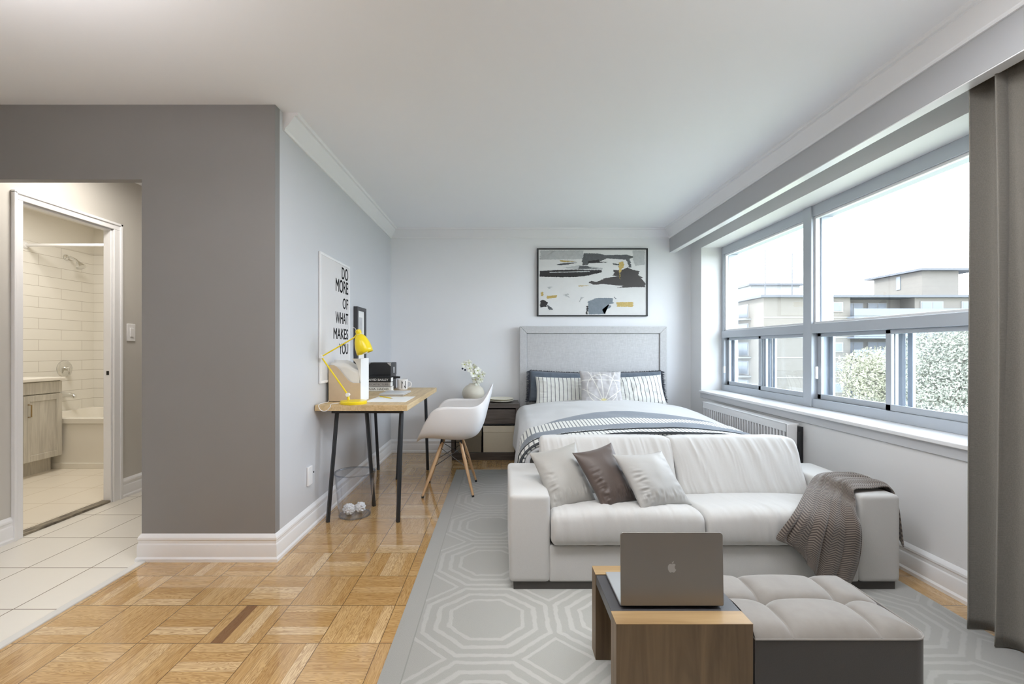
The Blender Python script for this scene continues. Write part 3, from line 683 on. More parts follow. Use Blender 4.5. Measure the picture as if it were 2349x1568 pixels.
strokes = [(5, [(170,130),(1000,130),(1000,290),(600,300),(170,300)]),
 (5, [(1950,130),(2180,130),(2180,400),(2000,420),(1960,300)]),
 (2, [(1010,180),(1300,185),(1400,215),(1850,208),(1965,245),(1950,275),(1885,275),(1935,445),(1885,455),(1820,305),(1450,275),(1320,340),(1100,372),(1080,405),(985,410),(975,300)]),
 (1, [(1090,370),(1100,330),(1300,300),(1310,340),(1460,352),(1200,368)]), (5, [(620,455),(920,410),(1100,430),(1370,458),(1350,492),(900,490)]), (2, [(920,420),(1080,420),(1150,455),(1300,465),(900,480)]),
 (1, [(160,518),(500,500),(900,490),(1180,500),(1360,500),(1355,545),(1180,580),(1100,600),(900,630),(600,635),(160,625)]), (5, [(350,536),(900,520),(1120,522),(1120,534),(900,540),(360,552)]),
 (6, [(1110,740),(1150,700),(1250,725),(1340,690),(1400,658),(1680,615),(1560,605),(1600,560),(1570,495),(1720,500),(1860,450),(1900,480),(2075,522),(2060,600),(2145,640),(2100,655),(2185,740),(2185,825),(1950,825),(1800,835),(1650,838),(1780,800),(1640,790),(1400,765),(1200,778)]),
 (3, [(1090,1100),(1250,1030),(1560,1030),(1585,1130),(1480,1155),(1545,1180),(1480,1240),(1360,1250),(1420,1335),(1090,1342)]), (1, [(1062,1180),(1090,1180),(1080,1340),(1050,1340)]),
 (4, [(1640,1110),(1960,1105),(1960,1200),(1650,1195)]), (4, [(300,990),(490,980),(495,1020),(310,1045)]), (4, [(185,920),(225,915),(240,990),(190,990)]),
 (1, [(175,1085),(220,1060),(310,1105),(290,1200),(170,1210)]), (2, [(290,1160),(350,1190),(420,1245),(340,1258)]), (4, [(1690,355),(1760,340),(1795,400),(1720,520),(1702,680),(1690,520),(1680,420)]), (2, [(1560,372),(1680,385),(1680,410),(1580,395)]),
 (4, [(550,310),(720,325),(860,335),(640,350),(560,340)]), (2, [(480,398),(620,368),(900,355),(700,395),(560,412)]), (5, [(600,975),(700,945),(740,965),(700,980),(750,1030),(700,1010)]), (5, [(300,820),(400,818),(350,855)]),
 (5, [(930,1110),(950,1015),(1010,1020),(960,1050)]), (4, [(890,798),(1100,794),(1100,804),(900,808)]), (3, [(1590,1005),(1640,1040),(1620,1050)])]
for si, (mi, pts) in enumerate(strokes):
    ps = fbm_edge(pts, 8, 11, si)
    q3 = [(x0+(u-110)/2130*(x1-x0), CYp-.0006-.00006*si, z1-(v-88)/1290*(z1-z0)) for u, v in ps]
    q3 = [(max(x0+fw+.001, min(x1-fw-.001, a)), b, max(z0+fw, min(z1-fw, c))) for a, b, c in q3]
    poly(bm, q3[::-1], mi)
mk('canvas', bm, pc, pn, smooth=False)

# ---------------------------------------------------------------- poster and small frame on the left wall
po = thing('framed_poster', (XL, 3.35, .916), 'tall white framed word poster on the left wall over the desk', 'poster')
p0, p1, q0, q1, PXF = 3.0566, 3.6555, .916, 1.808, XL+.016
bm = nb(); e = .018
for c in ((p0, p0+e, q0, q1), (p1-e, p1, q0, q1), (p0+e, p1-e, q0, q0+e), (p0+e, p1-e, q1-e, q1)): bx(bm, XL+.001, PXF, *c)
mk('frame', bm, M_white, po, bevel=.002)
sheet = mk('print', box(XL+.002, PXF-.004, p0+e, p1-e, q0+e, q1-e), plain('poster_paper', (.68, .665, .665), .6, .02), po, smooth=False)
def text_on_wall(s, yR, zbase, hgt, width, mat, parent, name='lettering', x=None):
    bm = text_bm(s, 1.0, bold=.016); xs = [v.co.x for v in bm.verts]; ys = [v.co.y for v in bm.verts]
    sx = width/(max(xs)-min(xs)); sy = hgt/(max(ys)-min(ys))
    bm.transform(Matrix.Translation((-max(xs), -min(ys), 0))); bm.transform(Matrix.Diagonal((sx, sy, 1, 1)))
    # text x -> +Y, text y -> +Z, facing +X
    mk(name, bm, mat, parent, smooth=False, M=basis((x if x else PXF-.0035, yR, zbase), (0, 1, 0), (0, 0, 1), (1, 0, 0)))
def ypx(px, X): return abs(X)*F/(1150-px)
XT = PXF-.004
for (s, xl, yt, yb) in (('DO', 784, 619, 646), ('MORE', 770, 648.5, 677), ('OF', 786, 687, 711), ('WHAT', 769.5, 720, 745), ('MAKES', 765, 755, 779), ('YOU', 778, 788, 812)):
    yl, yr = ypx(xl, XT), ypx(798.3, XT); zt, zb = H+(800-yt)*yr/F, H+(800-yb)*yr/F
    text_on_wall(s, yr, zb, zt-zb, yr-yl, M_greyink, sheet)
bf = thing('picture_frame', (XL, 3.9, 1.0), 'narrow black picture frame on the left wall behind the yellow lamp', 'picture frame')
p0, p1, q0, q1, X1 = 3.785, 4.035, 1.0, 1.505, XL+.034
bm = nb(); e = .03
for c in ((p0, p0+e, q0, q1), (p1-e, p1, q0, q1), (p0+e, p1-e, q0, q0+e), (p0+e, p1-e, q1-e, q1)): bx(bm, XL+.001, X1, *c)
mk('frame', bm, plain('charcoal_frame', (.055, .055, .06), .5), bf, bevel=.0015)
bm = box(XL+.002, X1-.012, p0+e, p1-e, q0+e, q1-e); bx(bm, X1-.012, X1-.0115, p0+.08, p1-.08, 1.12, 1.42, 1)
mk('print', bm, [M_paper, plain('faint_print', (.55, .55, .56), .7, .2, 20)], bf, smooth=False)

# ---------------------------------------------------------------- desk
ZD = .781
M_dwood = wood('light_oak_desk', (.50, .34, .16), (.72, .55, .32), .45, 1, 1, 34)
dk = thing('desk', (-.93, 3.67, 0), 'long light oak desk on black splayed trestle legs', 'desk')
mk('desktop', box(-1.225, -.618, 2.988, 4.35, ZD-.038, ZD), M_dwood, dk, bevel=.0015)
zt = ZD-.05
mk('trestle_bar', box(-1.14, -.66, 3.055, 3.085, zt-.012, ZD-.0382), M_black, dk)
mk('trestle_bar', box(-1.20, -.70, 4.235, 4.265, zt-.012, ZD-.0382), M_black, dk)
legs = [((-1.107, 3.07), (-1.153, 3.024)), ((-.672, 3.07), (-.6865, 3.024)), ((-.915, 3.09), (-.933, 3.335)),
        ((-.925, 4.23), (-.919, 4.015)), ((-1.185, 4.25), (-1.171, 4.334)), ((-.708, 4.25), (-.7016, 4.334))]
for (a, b) in legs:
    A, B = Vector((a[0], a[1], zt-.0)), Vector((b[0], b[1], .0)); bm = nb()
    tube(bm, [A, B], .015, 4); mk('leg', bm, M_black, dk, bevel=.002)

# yellow lamp
lp = thing('desk_lamp', (-.997, 3.07, ZD), 'bright yellow jointed desk lamp with a bell shade', 'desk lamp')
mk('lamp_base', lathe(nb(), [(.086, 0), (.088, .004), (.088, .016), (.084, .021), (.02, .024)], 40, Matrix.Translation((-.997, 3.07, ZD))), M_yel, lp)
K1 = at(798, 905, 3.07); K2 = at(737, 818, 3.035); K3 = at(814, 773, 3.07)
bm = nb(); tube(bm, [K1, K1-Vector((-.006, 0, .035))], .008); mk('stem', bm, M_yel, lp)
mk('lower_arm', tube(nb(), [K1, K2], .0052), M_yel, lp)
mk('upper_arm', tube(nb(), [K2, K3], .0046), M_yel, lp)
for K in (K1, K2):
    mk('joint', tube(nb(), [K-Vector((0, .012, 0)), K+Vector((0, .012, 0))], .0135 if K is K1 else .012, 18), M_white, lp, bevel=.002, label='white joint')
ax = (at(838, 812, 3.07)-at(822, 762, 3.07)).normalized(); top = at(822.5, 762, 3.07)
q = ax.to_track_quat('Z', 'Y').to_matrix().to_4x4(); Ms = Matrix.Translation(top) @ q
shp = [(.008, -.020), (.017, -.014), (.019, .0), (.017, .010), (.014, .014), (.022, .020), (.034, .035), (.044, .060), (.051, .090), (.0535, .120), (.054, .146)]
bm = nb(); lathe(bm, shp, 40, Ms, capt=False); inner = [(max(r-.003, .002), z) for r, z in shp[4:]]
mk('lamp_shade', bm, M_yel, lp, solid=.002)
mk('shade_collar', lathe(nb(), [(.0155, .009), (.0165, .013), (.0155, .017)], 24, Ms), M_white, lp)
mk('bulb', lathe(nb(), [(.012, .06), (.024, .10), (.026, .125), (.018, .145), (.004, .152)], 20, Ms), M_paper, lp)
mk('swivel', tube(nb(), [K3, top+Vector((-.004, 0, -.004))], .006), M_yel, lp)
mk('loop', tube(nb(), [at(811+10*math.cos(a)*.55, 758-7*math.sin(a), 3.065) for a in [PI*1.15*i/12 for i in range(13)]], .0014, 6), M_white, lp)
# cable (from the base over the front edge)
pts = [at(785, 924, 3.07), at(762, 926, 3.03), at(757, 934, 2.975), at(748, 942, 2.972), at(737, 941, 2.972), at(731, 932, 2.974), at(735, 925.5, 3.01), at(752, 922, 3.10), at(752, 917, 3.28)]
pts = [cr(pts, i/60) for i in range(61)]
for p_ in pts:
    if p_.y > 2.986: p_.z = max(p_.z, ZD+.003)
mk('lamp_cord', tube(nb(), pts, .0022, 8), M_plastic, lp, label='white cord')

# magazine holder with papers
mh = thing('magazine_holder', (-1.1, 3.28, ZD), 'kraft and white magazine holder stuffed with papers behind the lamp', 'magazine holder')
a0, a1, b0, b1 = -1.2086, -.986, 3.184, 3.375
prof = [(a0, ZD)]+[(a1, ZD), (a1, .912)]+[(lerp(a1-.03, a0, t), .912+.125*smooth((t-.1)/.75)) for t in [i/10 for i in range(11)]]
for yy in (b0, b1-.003):
    bm = nb(); prism(bm, prof, lambda u, v, d, yy=yy: Vector((u, yy+d, v)), .003); mk('side_panel', bm, M_kraft, mh, smooth=False)
bm = nb(); sp_ = [(a1, ZD), (a1+.003, ZD), (a1+.003, 1.083), (a1-.055, 1.083), (a1-.03, 1.05), (a1-.012, 1.0), (a1-.004, .93)]
prism(bm, [(a1, ZD), (a1+.003, ZD), (a1+.003, 1.083), (a1, 1.083)], lambda u, v, d: Vector((u, b0+d, v)), b1-b0)
prism(bm, [(a1, .91), (a1, 1.083), (a1-.062, 1.083), (a1-.034, 1.055), (a1-.016, 1.01), (a1-.006, .95)], lambda u, v, d: Vector((u, b1-.003+d, v)), .003)
prism(bm, [(a1, .91), (a1, 1.083), (a1-.062, 1.083), (a1-.034, 1.055), (a1-.016, 1.01), (a1-.006, .95)], lambda u, v, d: Vector((u, b0+d, v)), .003)
mk('spine', bm, M_paper, mh, smooth=False, label='white spine')
mk('bottom', box(a0, a1, b0, b1, ZD, ZD+.003), M_kraft, mh, smooth=False)
rnd = random.Random(4)
mh_papers = thing('paper_stack', (-1.1, 3.28, ZD+.004), 'curved loose white papers held in the magazine holder', 'papers')
for i in range(13):
    y = b0+.012+i*.0125; tz = rnd.uniform(-.012, .01)
    def pf(u, v, y=y, tz=tz):
        X = lerp(a0+.006, a1-.007, u); zt_ = 1.062+tz-.055*smooth((u-.45)/.55)-.010*(i % 3)
        return Vector((X, y+.008*math.sin(u*3+v*2), lerp(ZD+.006, zt_, v)+.0*u))
    bm = nb(); grid(bm, 12, 8, pf); mk('sheet', bm, M_paper, mh_papers, solid=.0012, ang=3.2)

# black storage box
M_leather = plain('black_leatherette', (.022, .022, .024), .42, .1, 60, bump=.2)
M_silver = MT('brushed_silver', (.75, .75, .76), .3, Metallic=1.0).m
sb = thing('storage_box', (-1.1, 4.19, ZD), 'black storage box with silver corners standing behind the books', 'box')
c0, c1_, d0, d1, zb = -1.2056, -.989, 4.08, 4.297, 1.027
mk('body', rbox(c0+.003, c1_-.003, d0+.003, d1-.003, ZD, zb-.07, .002, 2), M_leather, sb)
mk('lid', rbox(c0, c1_, d0, d1, zb-.115, zb, .006, 3), M_leather, sb)
for sx, xx in ((1, c0), (-1, c1_)):
    bm = nb(); prism(bm, [(xx, zb), (xx+sx*.036, zb), (xx+sx*.03, zb-.008), (xx+sx*.008, zb-.028), (xx, zb-.03)], lambda u, v, d: Vector((u, d0-.0015+d, v)), .002)
    bx(bm, xx-.001 if sx > 0 else xx-.02, xx+.02 if sx > 0 else xx+.001, d0-.0015, d0+.02, zb-.001, zb+.0012)
    mk('corner_cap', bm, M_silver, sb, smooth=False, label='silver corner cap')
mk('label_holder', box(c1_-.001, c1_+.002, 4.17, 4.21, .93, .985), M_silver, sb, bevel=.001, label='silver label holder')
mk('strap_handle', tube(nb(), [(c1_, 4.12, .892), (c1_+.05, 4.12, .894), (c1_+.072, 4.12, .893)], [.012, .010, .009], 12), M_leather, sb)
# books
def book(x0, x1, y0, y1, z0, h, cover, label, title, tcol, th, tw, x_end):
    b = thing('book', ((x0+x1)/2, (y0+y1)/2, z0), label, 'book', 'books stacked on the desk')
    bm = nb(); bx(bm, x0, x1, y0, y1, z0, z0+.003); bx(bm, x0, x1, y0, y1, z0+h-.003, z0+h); bx(bm, x0, x1, y0, y0+.003, z0, z0+h)
    mk('cover', bm, cover, b, bevel=.0008)
    mk('pages', box(x0+.004, x1-.004, y0+.003, y1-.004, z0+.003, z0+h-.003), M_paper, b, smooth=False)
    tb = text_bm(title, 1.0); xs = [v.co.x for v in tb.verts]; ys = [v.co.y for v in tb.verts]
    tb.transform(Matrix.Translation((-max(xs), -min(ys), 0))); tb.transform(Matrix.Diagonal((tw/(max(xs)-min(xs)), th/(max(ys)-min(ys)), 1, 1)))
    mk('title', tb, tcol, b, smooth=False, M=basis((x_end, y0-.0004, z0+(h-th)/2), (1, 0, 0), (0, 0, 1), (0, -1, 0)))
M_bgrey = plain('grey_book_cloth', (.42, .40, .38), .8, .2, 200); M_bwhite = plain('white_book_cloth', (.82, .83, .80), .6)
xe = at(891, 0, 3.97).x
book(-1.168, -.960, 3.97, 4.07, ZD, .039, M_bwhite, 'white book with black capitals on its spine, bottom of the stack', 'ZAHA HADID', M_ink, .018, .198, xe)
book(-1.166, -.966, 3.97, 4.07, ZD+.0391, .041, M_bgrey, 'grey book with faded lettering, middle of the desk stack', 'ARCHITECTURE', M_greyink, .020, .185, xe)
book(-1.170, -.962, 3.965, 4.065, ZD+.0802, .041, plain('black_book_cloth', (.02, .02, .02), .6), 'black book with white capitals on its spine, top of the stack', 'DAVID BAILEY', M_paper, .018, .19, xe)
# mug
mg = thing('mug', (-.898, 4.14, ZD), 'white mug with a black letter N at the back of the desk', 'mug')
bm = nb(); lathe(bm, [(.040, 0), (.044, .003), (.046, .02), (.047, .092), (.0475, .095), (.0435, .095), (.043, .09), (.042, .012), (.01, .008)], 40, Matrix.Translation((-.898, 4.14, ZD)))
mk('cup', bm, M_white, mg)
mk('handle', tube(nb(), [Vector((-.853+.034*math.sin(a), 4.14, ZD+.048+.028*math.cos(a))) for a in [PI*i/14 for i in range(15)]], .006, 10), M_white, mg)
tb = text_bm('N', 1.0); xs = [v.co.x for v in tb.verts]; ys = [v.co.y for v in tb.verts]
tb.transform(Matrix.Translation((-(max(xs)+min(xs))/2, -min(ys), 0))); tb.transform(Matrix.Diagonal((.038/(max(xs)-min(xs)), .066/(max(ys)-min(ys)), 1, 1)))
for v in tb.verts:
    a = .42+v.co.x/.0475; r = .0478; v.co = Vector((-.898+r*math.sin(a), 4.14-r*math.cos(a), ZD+.014+v.co.y))
mk('letter', tb, M_ink, mg, smooth=False)
# closed laptop, paper, pencil
cl = thing('closed_laptop', (-.866, 3.72, ZD), 'thin closed silver laptop lying on the oak desk', 'laptop')
M_sil = plain('laptop_aluminium', (.74, .75, .77), .35, .01, Metallic=.25)
mk('laptop_base', rbox(-.962, -.768, 3.575, 3.875, ZD+.002, ZD+.010, .003, 3), M_sil, cl)
mk('laptop_lid', rbox(-.962, -.768, 3.575, 3.875, ZD+.011, ZD+.017, .003, 3), M_sil, cl)
mk('rubber_feet', box(-.955, -.775, 3.58, 3.59, ZD, ZD+.0022), M_black, cl)
mk('paper_sheet', box(-.95, -.665, 3.16, 3.53, ZD+.0002, ZD+.0012), M_paper, label='white paper sheet beside the lamp base', cat='paper', M=Matrix.Identity(4), smooth=False)
pc0, pc1 = Vector((-.935, 3.50, ZD+.0052)), Vector((-.80, 3.36, ZD+.0052))
pe = thing('pencil', (-.87, 3.43, ZD+.0012), 'yellow pencil lying on the white sheet', 'pencil')
mk('barrel', tube(nb(), [pc0, pc0.lerp(pc1, .88)], .0038, 6), M_yel, pe); mk('tip', tube(nb(), [pc0.lerp(pc1, .88), pc1], [.0038, .0006], 6), M_kraft, pe)

# waste basket
wb = thing('waste_basket', (-1.017, 3.16, 0), 'clear plastic waste basket under the front of the desk', 'waste basket')
Mw = Matrix.Translation((-1.017, 3.16, .001))
mk('basket', lathe(nb(), [(.098, 0), (.104, .002), (.108, .01), (.134, .292), (.134, .296), (.131, .296), (.105, .012), (.10, .006)], 48, Mw, capt=True), M_clear, wb)
mk('rim', lathe(nb(), [(.131, .290), (.139, .292), (.141, .298), (.137, .301), (.131, .298)], 48, Mw, capb=False, capt=False), glassmat('rim_plastic', (.70, .74, .80), 2.2, .1), wb)
mk('base_ring', lathe(nb(), [(.095, 0), (.107, 0), (.107, .006), (.095, .006)], 48, Mw, capb=False, capt=False), glassmat('base_plastic', (.78, .82, .88), 2.0, .1), wb)
for i, (dx, dy, r, lb) in enumerate(((-.034, -.02, .036, 'crumpled white paper ball in the clear basket, the left and nearer one'), (.030, .022, .034, 'crumpled white paper ball in the clear basket, the right and farther one'))):
    bm = nb(); bmesh.ops.create_icosphere(bm, subdivisions=4, radius=r)
    for v in bm.verts:
        d = v.co.normalized(); v.co *= 1+.55*(abs(nz(d.x*2.7+i*5, d.y*2.7, d.z*2.7))-.2)+.12*nz(d.x*7, d.y*7, d.z*7+i)
    mk('crumpled_paper', bm, M_paper, M=Matrix.Translation((-1.017+dx, 3.16+dy, .01+r)), label=lb, cat='paper ball', group='paper balls in the waste basket', ang=.5)

# ---------------------------------------------------------------- chair
ch = thing('armchair', (-.40, 3.72, 0), 'white moulded armchair on wooden dowel legs facing the desk', 'chair')
CYc = 3.72
cen = [Vector(p) for p in ((-.650, 0, .430), (-.600, 0, .452), (-.50, 0, .447), (-.38, 0, .435), (-.27, 0, .438), (-.19, 0, .47), (-.145, 0, .55), (-.115, 0, .66), (-.085, 0, .78), (-.070, 0, .865))]
rim = [Vector(p) for p in ((-.662, .17, .428), (-.625, .235, .50), (-.575, .27, .60), (-.515, .285, .685), (-.44, .290, .712), (-.30, .290, .712), (-.205, .280, .714), (-.145, .245, .745), (-.095, .20, .82), (-.072, .10, .864))]
def shell(u, v):
    c, r = cr(cen, v), cr(rim, v); s_ = abs(2*u-1); sg = -1 if u < .5 else 1
    fy = math.sin(min(1, s_**.85)*PI/2)**.9; fz = (1-math.cos(s_*PI/2))**1.5
    k = smooth((v-.80)/.2)*.6
    fz = lerp(fz, s_, k); fy = lerp(fy, s_, k)
    return Vector((lerp(c.x, r.x, fz*.6+.4*s_), CYc+sg*r.y*fy, lerp(c.z, r.z, fz)))
bm = nb(); grid(bm, 61, 60, shell); bmesh.ops.recalc_face_normals(bm, faces=bm.faces)
mk('seat_shell', bm, M_plastic, ch, solid=.007, ang=3.2)
M_dowel = wood('maple_dowel', (.50, .30, .15), (.66, .45, .26), .4, 2, 1, 30)
tops = [(-.475, 3.64), (-.325, 3.64), (-.475, 3.80), (-.325, 3.80)]; feet = [(-.6085, 3.515), (-.2185, 3.515), (-.62, 3.92), (-.218, 3.92)]
LV = []
for (a, b) in zip(tops, feet):
    A, B = Vector((a[0], a[1], .405)), Vector((b[0], b[1], .0125+(RZ+.0005 if b[0] > -.4 else 0))); LV.append((A, B))
    bm = nb(); tube(bm, [A, A.lerp(B, .35), B], [.011, .0145, .0095], 14); l = mk('leg', bm, M_dowel, ch)
    mk('foot_cap', tube(nb(), [A.lerp(B, .985), B-Vector((0, 0, .0125))], .0098, 12), M_black, l)
    mk('leg_bracket', tube(nb(), [A+Vector((0, 0, .03)), A.lerp(B, .07)], .0085, 8), M_black, l)
bm = nb()
for (i, j) in ((0, 1), (1, 0), (2, 3), (3, 2), (0, 2), (2, 0), (1, 3), (3, 1)): tube(bm, [LV[i][0].lerp(LV[i][1], .10), LV[j][0].lerp(LV[j][1], .48)], .0028, 6)
tube(bm, [LV[0][0], LV[1][0]], .004, 6); tube(bm, [LV[2][0], LV[3][0]], .004, 6); tube(bm, [LV[0][0], LV[2][0]], .004, 6); tube(bm, [LV[1][0], LV[3][0]], .004, 6)
mk('wire_brace', bm, M_black, ch)

# ---------------------------------------------------------------- nightstand
ns = thing('nightstand', (-.16, 4.88, 0), 'dark wood nightstand with a drawer over an open shelf', 'nightstand')
M_dark = wood('dark_stained_oak', (.045, .036, .031), (.12, .098, .085), .45, 0, 1, 30)
n0, n1, m0, m1, zt = -.5186, .186, 4.708, 5.035, .586
mk('top', box(n0, n1, m0, m1, zt-.048, zt), M_dark, ns, bevel=.002)
mk('side_panel', box(n0, n0+.036, m0, m1, .077, zt-.048), M_dark, ns, bevel=.001); mk('side_panel', box(n1-.036, n1, m0, m1, .077, zt-.048), M_dark, ns, bevel=.001)
mk('plinth', box(n0+.006, n1-.006, m0+.006, m1, 0, .077), M_dark, ns, bevel=.001)
mk('back_panel', box(n0+.036, n1-.036, m1-.012, m1-.002, .077, zt-.048), M_black, ns)
mk('drawer', box(n0+.040, n1-.040, m0+.012, m1-.03, .374, .524), M_dark, ns, bevel=.002)
mk('shelf', box(n0+.036, n1-.036, m0+.01, m1-.012, .360, .371), M_black, ns)
M_creambox = plain('cream_card_box', (.60, .55, .44), .75, .03, 30); M_taupebox = plain('taupe_card_box', (.20, .175, .135), .75, .03, 30)
def sbox(xa, xb, z1_, mat, label):
    t_ = thing('lidded_box', ((xa+xb)/2, 4.87, .077), label, 'box', 'lidded boxes in the nightstand')
    mk('body', box(xa+.003, xb-.003, 4.728, 4.99, .078, z1_-.05), mat, t_, bevel=.001); mk('lid', box(xa, xb, 4.724, 4.994, z1_-.066, z1_), mat, t_, bevel=.002)
sbox(-.19, .14, .352, M_creambox, 'cream lidded box on the right of the nightstand shelf')
sbox(-.475, -.205, .305, M_taupebox, 'taupe box on the left of the nightstand shelf behind the chair')
va_ = thing('vase', (-.30, 4.86, zt), 'round cream vase holding white orchids on the nightstand', 'vase')
vp = [(.045, 0), (.07, .006), (.100, .035), (.117, .075), (.119, .10), (.105, .140), (.075, .170), (.050, .182), (.042, .190), (.040, .196), (.034, .196), (.034, .185)]
mk('vase_body', lathe(nb(), vp, 48, Matrix.Translation((-.30, 4.86, zt)), capt=False), plain('cream_stoneware', (.70, .66, .56), .45, .06, 30), va_, solid=.003)
fl = thing('orchid_spray', (-.30, 4.86, zt+.15), 'spray of white orchids rising from the round vase', 'flowers')
M_green = plain('stem_green', (.16, .24, .07), .5); M_petal = plain('orchid_petal', (.86, .87, .78), .6, .05, 60); M_throat = plain('orchid_throat', (.55, .60, .16), .6)
stem = [Vector((-.30, 4.86, zt+.05)), Vector((-.285, 4.85, zt+.22)), Vector((-.30, 4.84, zt+.33)), Vector((-.35, 4.83, zt+.40)), Vector((-.405, 4.82, zt+.41))]
mk('stem', bx(tube(nb(), [cr(stem, i/24) for i in range(25)], .003, 8), -.301, -.299, 4.859, 4.861, zt+.05, zt+.06), M_green, fl)
rnd = random.Random(11)
def flower(c, r, ad):
    bm = nb(); ad = ad.normalized(); A, B = frame_of(ad)
    for kk in range(5):
        th = 2*PI*kk/5+.3; dd = A*math.cos(th)+B*math.sin(th); sd = ad.cross(dd)
        wdt = .62 if kk in (1, 4) else .42
        def pf(u, v, dd=dd, sd=sd, wdt=wdt): 
            w_ = wdt*math.sin(PI*min(1, v*.86+.10))*(2*u-1); return c+r*(dd*v+sd*w_+ad*(.22*v-.28*(2*u-1)**2*.4))
        grid(bm, 5, 6, pf, mi=0)
    lathe(bm, [(r*.05, 0), (r*.18, r*.15), (r*.10, r*.3)], 8, Matrix.Translation(c) @ ad.to_track_quat('Z', 'Y').to_matrix().to_4x4(), mi=1)
    mk('flower', bm, [M_petal, M_throat], fl, ang=3.2)
for (px, py, r) in ((1066, 836, .040), (1076, 832, .036), (1078, 845, .042), (1088, 842, .040), (1096, 850, .042), (1086, 857, .044), (1098, 862, .046), (1107, 858, .036), (1091, 870, .046), (1103, 871, .036), (1095, 878, .034)):
    Y = 4.80+rnd.uniform(-.04, .03); flower(at(px, py, Y), r, Vector((rnd.uniform(-.5, .5), -1, rnd.uniform(-.2, .5))))
for (px, py) in ((1061, 845), (1067, 848)): 
    bm = nb(); bmesh.ops.create_icosphere(bm, subdivisions=2, radius=.011); mk('bud', bm, plain('dark_bud', (.05, .06, .09), .5), fl, M=Matrix.Translation(at(px, py, 4.80)))
M_plate = plain('cream_ceramic', (.76, .73, .62), .35, .02)
for i, lb in enumerate(('lower cream plate of the stack on the nightstand', 'upper cream plate of the stack on the nightstand')):
    mk('plate', lathe(nb(), [(.075, 0), (.085, .002), (.118, .010), (.134, .017), (.136, .020), (.132, .022), (.118, .017), (.08, .009), (.02, .007)], 48, Matrix.Translation((-.005, 4.86, zt+i*.019))), M_plate,
       label=lb, cat='plate', group='plates on the nightstand')

# ---------------------------------------------------------------- bed
bd = thing('bed', (1.005, 4.0, 0), 'double bed with a tall pale grey upholstered headboard', 'bed')
def linen():
    t = MT('pale_grey_linen', (.5, .5, .5), .9, Sheen_Weight=.3); n1 = t.noise(t.scl(t.pos(), (25, 25, 260)), 1, 3, .6); n2 = t.noise(t.scl(t.pos(), (260, 25, 25)), 1, 3, .6)
    n_ = t.f('MULTIPLY', t.f('ADD', n1, n2), .5); t.color(t.ramp(n_, [(.35, (.46, .46, .465)), (.65, (.60, .60, .605))])); t.bump(n_, .3, .001); return t.m
M_linen = linen()
h0, h1, hz, hy0, hy1 = .20, 1.809, 1.3975, 4.965, 5.045
fwd = .078
def mitre(bm, a, b):   # trapezoid bar from outer points a to inner points b (x,z)
    prism(bm, a+b, lambda u, v, d: Vector((u, hy0+d, v)), hy1-hy0-.01)
bm = nb()
mitre(bm, [(h0, hz), (h1, hz)], [(h1-fwd, hz-fwd), (h0+fwd, hz-fwd)])
mk('headboard_border', bm, M_linen, bd, bevel=.006, seg=3)
bm = nb(); mitre(bm, [(h0, 0), (h0, hz)], [(h0+fwd, hz-fwd), (h0+fwd, 0)]); mk('headboard_border', bm, M_linen, bd, bevel=.006, seg=3)
bm = nb(); mitre(bm, [(h1, hz), (h1, 0)], [(h1-fwd, 0), (h1-fwd, hz-fwd)]); mk('headboard_border', bm, M_linen, bd, bevel=.006, seg=3)
mk('headboard_panel', rbox(h0+fwd+.001, h1-fwd-.001, hy0+.014, hy1-.01, .2, hz-fwd-.001, .008, 3), M_linen, bd)
mk('bed_frame', rbox(.25, 1.76, 2.98, 4.964, .08, .30, .01, 2), M_linen, bd)
M_sheet = fabric('white_cotton', (.55, .55, .55), .85, .03, 180)
mk('mattress', rbox(.24, 1.77, 3.0, 4.962, .30, .535, .05, 5), M_sheet, bd)
for (a, b) in ((.30, 3.05), (1.68, 3.05), (.30, 4.9), (1.68, 4.9)): mk('leg', box(a, a+.05, b, b+.05, RZ+.001 if b < 4 else 0, .085), M_black, bd)
BC = 1.005
def bedsurf(s_, Y, off=0.0, bulge=1.0):
    """s_ = signed arc distance from the bed centre line"""
    hw, r = .74, .10
    if s_ > 0: hw = .745
    a = abs(s_); sg = 1 if s_ > 0 else -1
    zc = .612+.020*math.exp(-((Y-4.35)/.35)**2)-.040*smooth((4.1-Y)/1.1)
    flare = .02*smooth((4.3-Y)/1.2)
    if a < hw:
        x = a; z = zc-.062*(a/hw)**2.2
    else:
        t_ = (a-hw)/(r*PI/2)
        if t_ < 1: x = hw+r*math.sin(t_*PI/2); z = zc-.062-r*(1-math.cos(t_*PI/2))
        else:
            dd = a-hw-r*PI/2; x = hw+r+.10*dd+flare*dd*2; z = zc-.062-r-dd
    nx = 0 if a < hw else min(1, (a-hw)/(r*1.3))
    wv = .006*nz(s_*3, Y*3.2, 1)+.004*nz(s_*8, Y*6, 4)
    if a > hw+r: wv += .012*math.sin(Y*9+sg*1.3)*min(1, (a-hw-r)*4)
    o_ = off+wv
    return Vector((BC+sg*(x+o_*nx), Y, z+o_*(1-nx)))
SM = 1.17
dv = mk('duvet', (lambda b_: (grid(b_, 120, 110, lambda u, v: bedsurf(lerp(-SM, SM-.06, u), lerp(2.93, 4.695, v)), lambda u, v: (lerp(-SM, SM, u), lerp(0, 1.9, v))), b_)[1])(nb()), M_sheet, None, solid=.03, ang=3.2,
        label='puffy white duvet spread over the bed', cat='duvet')
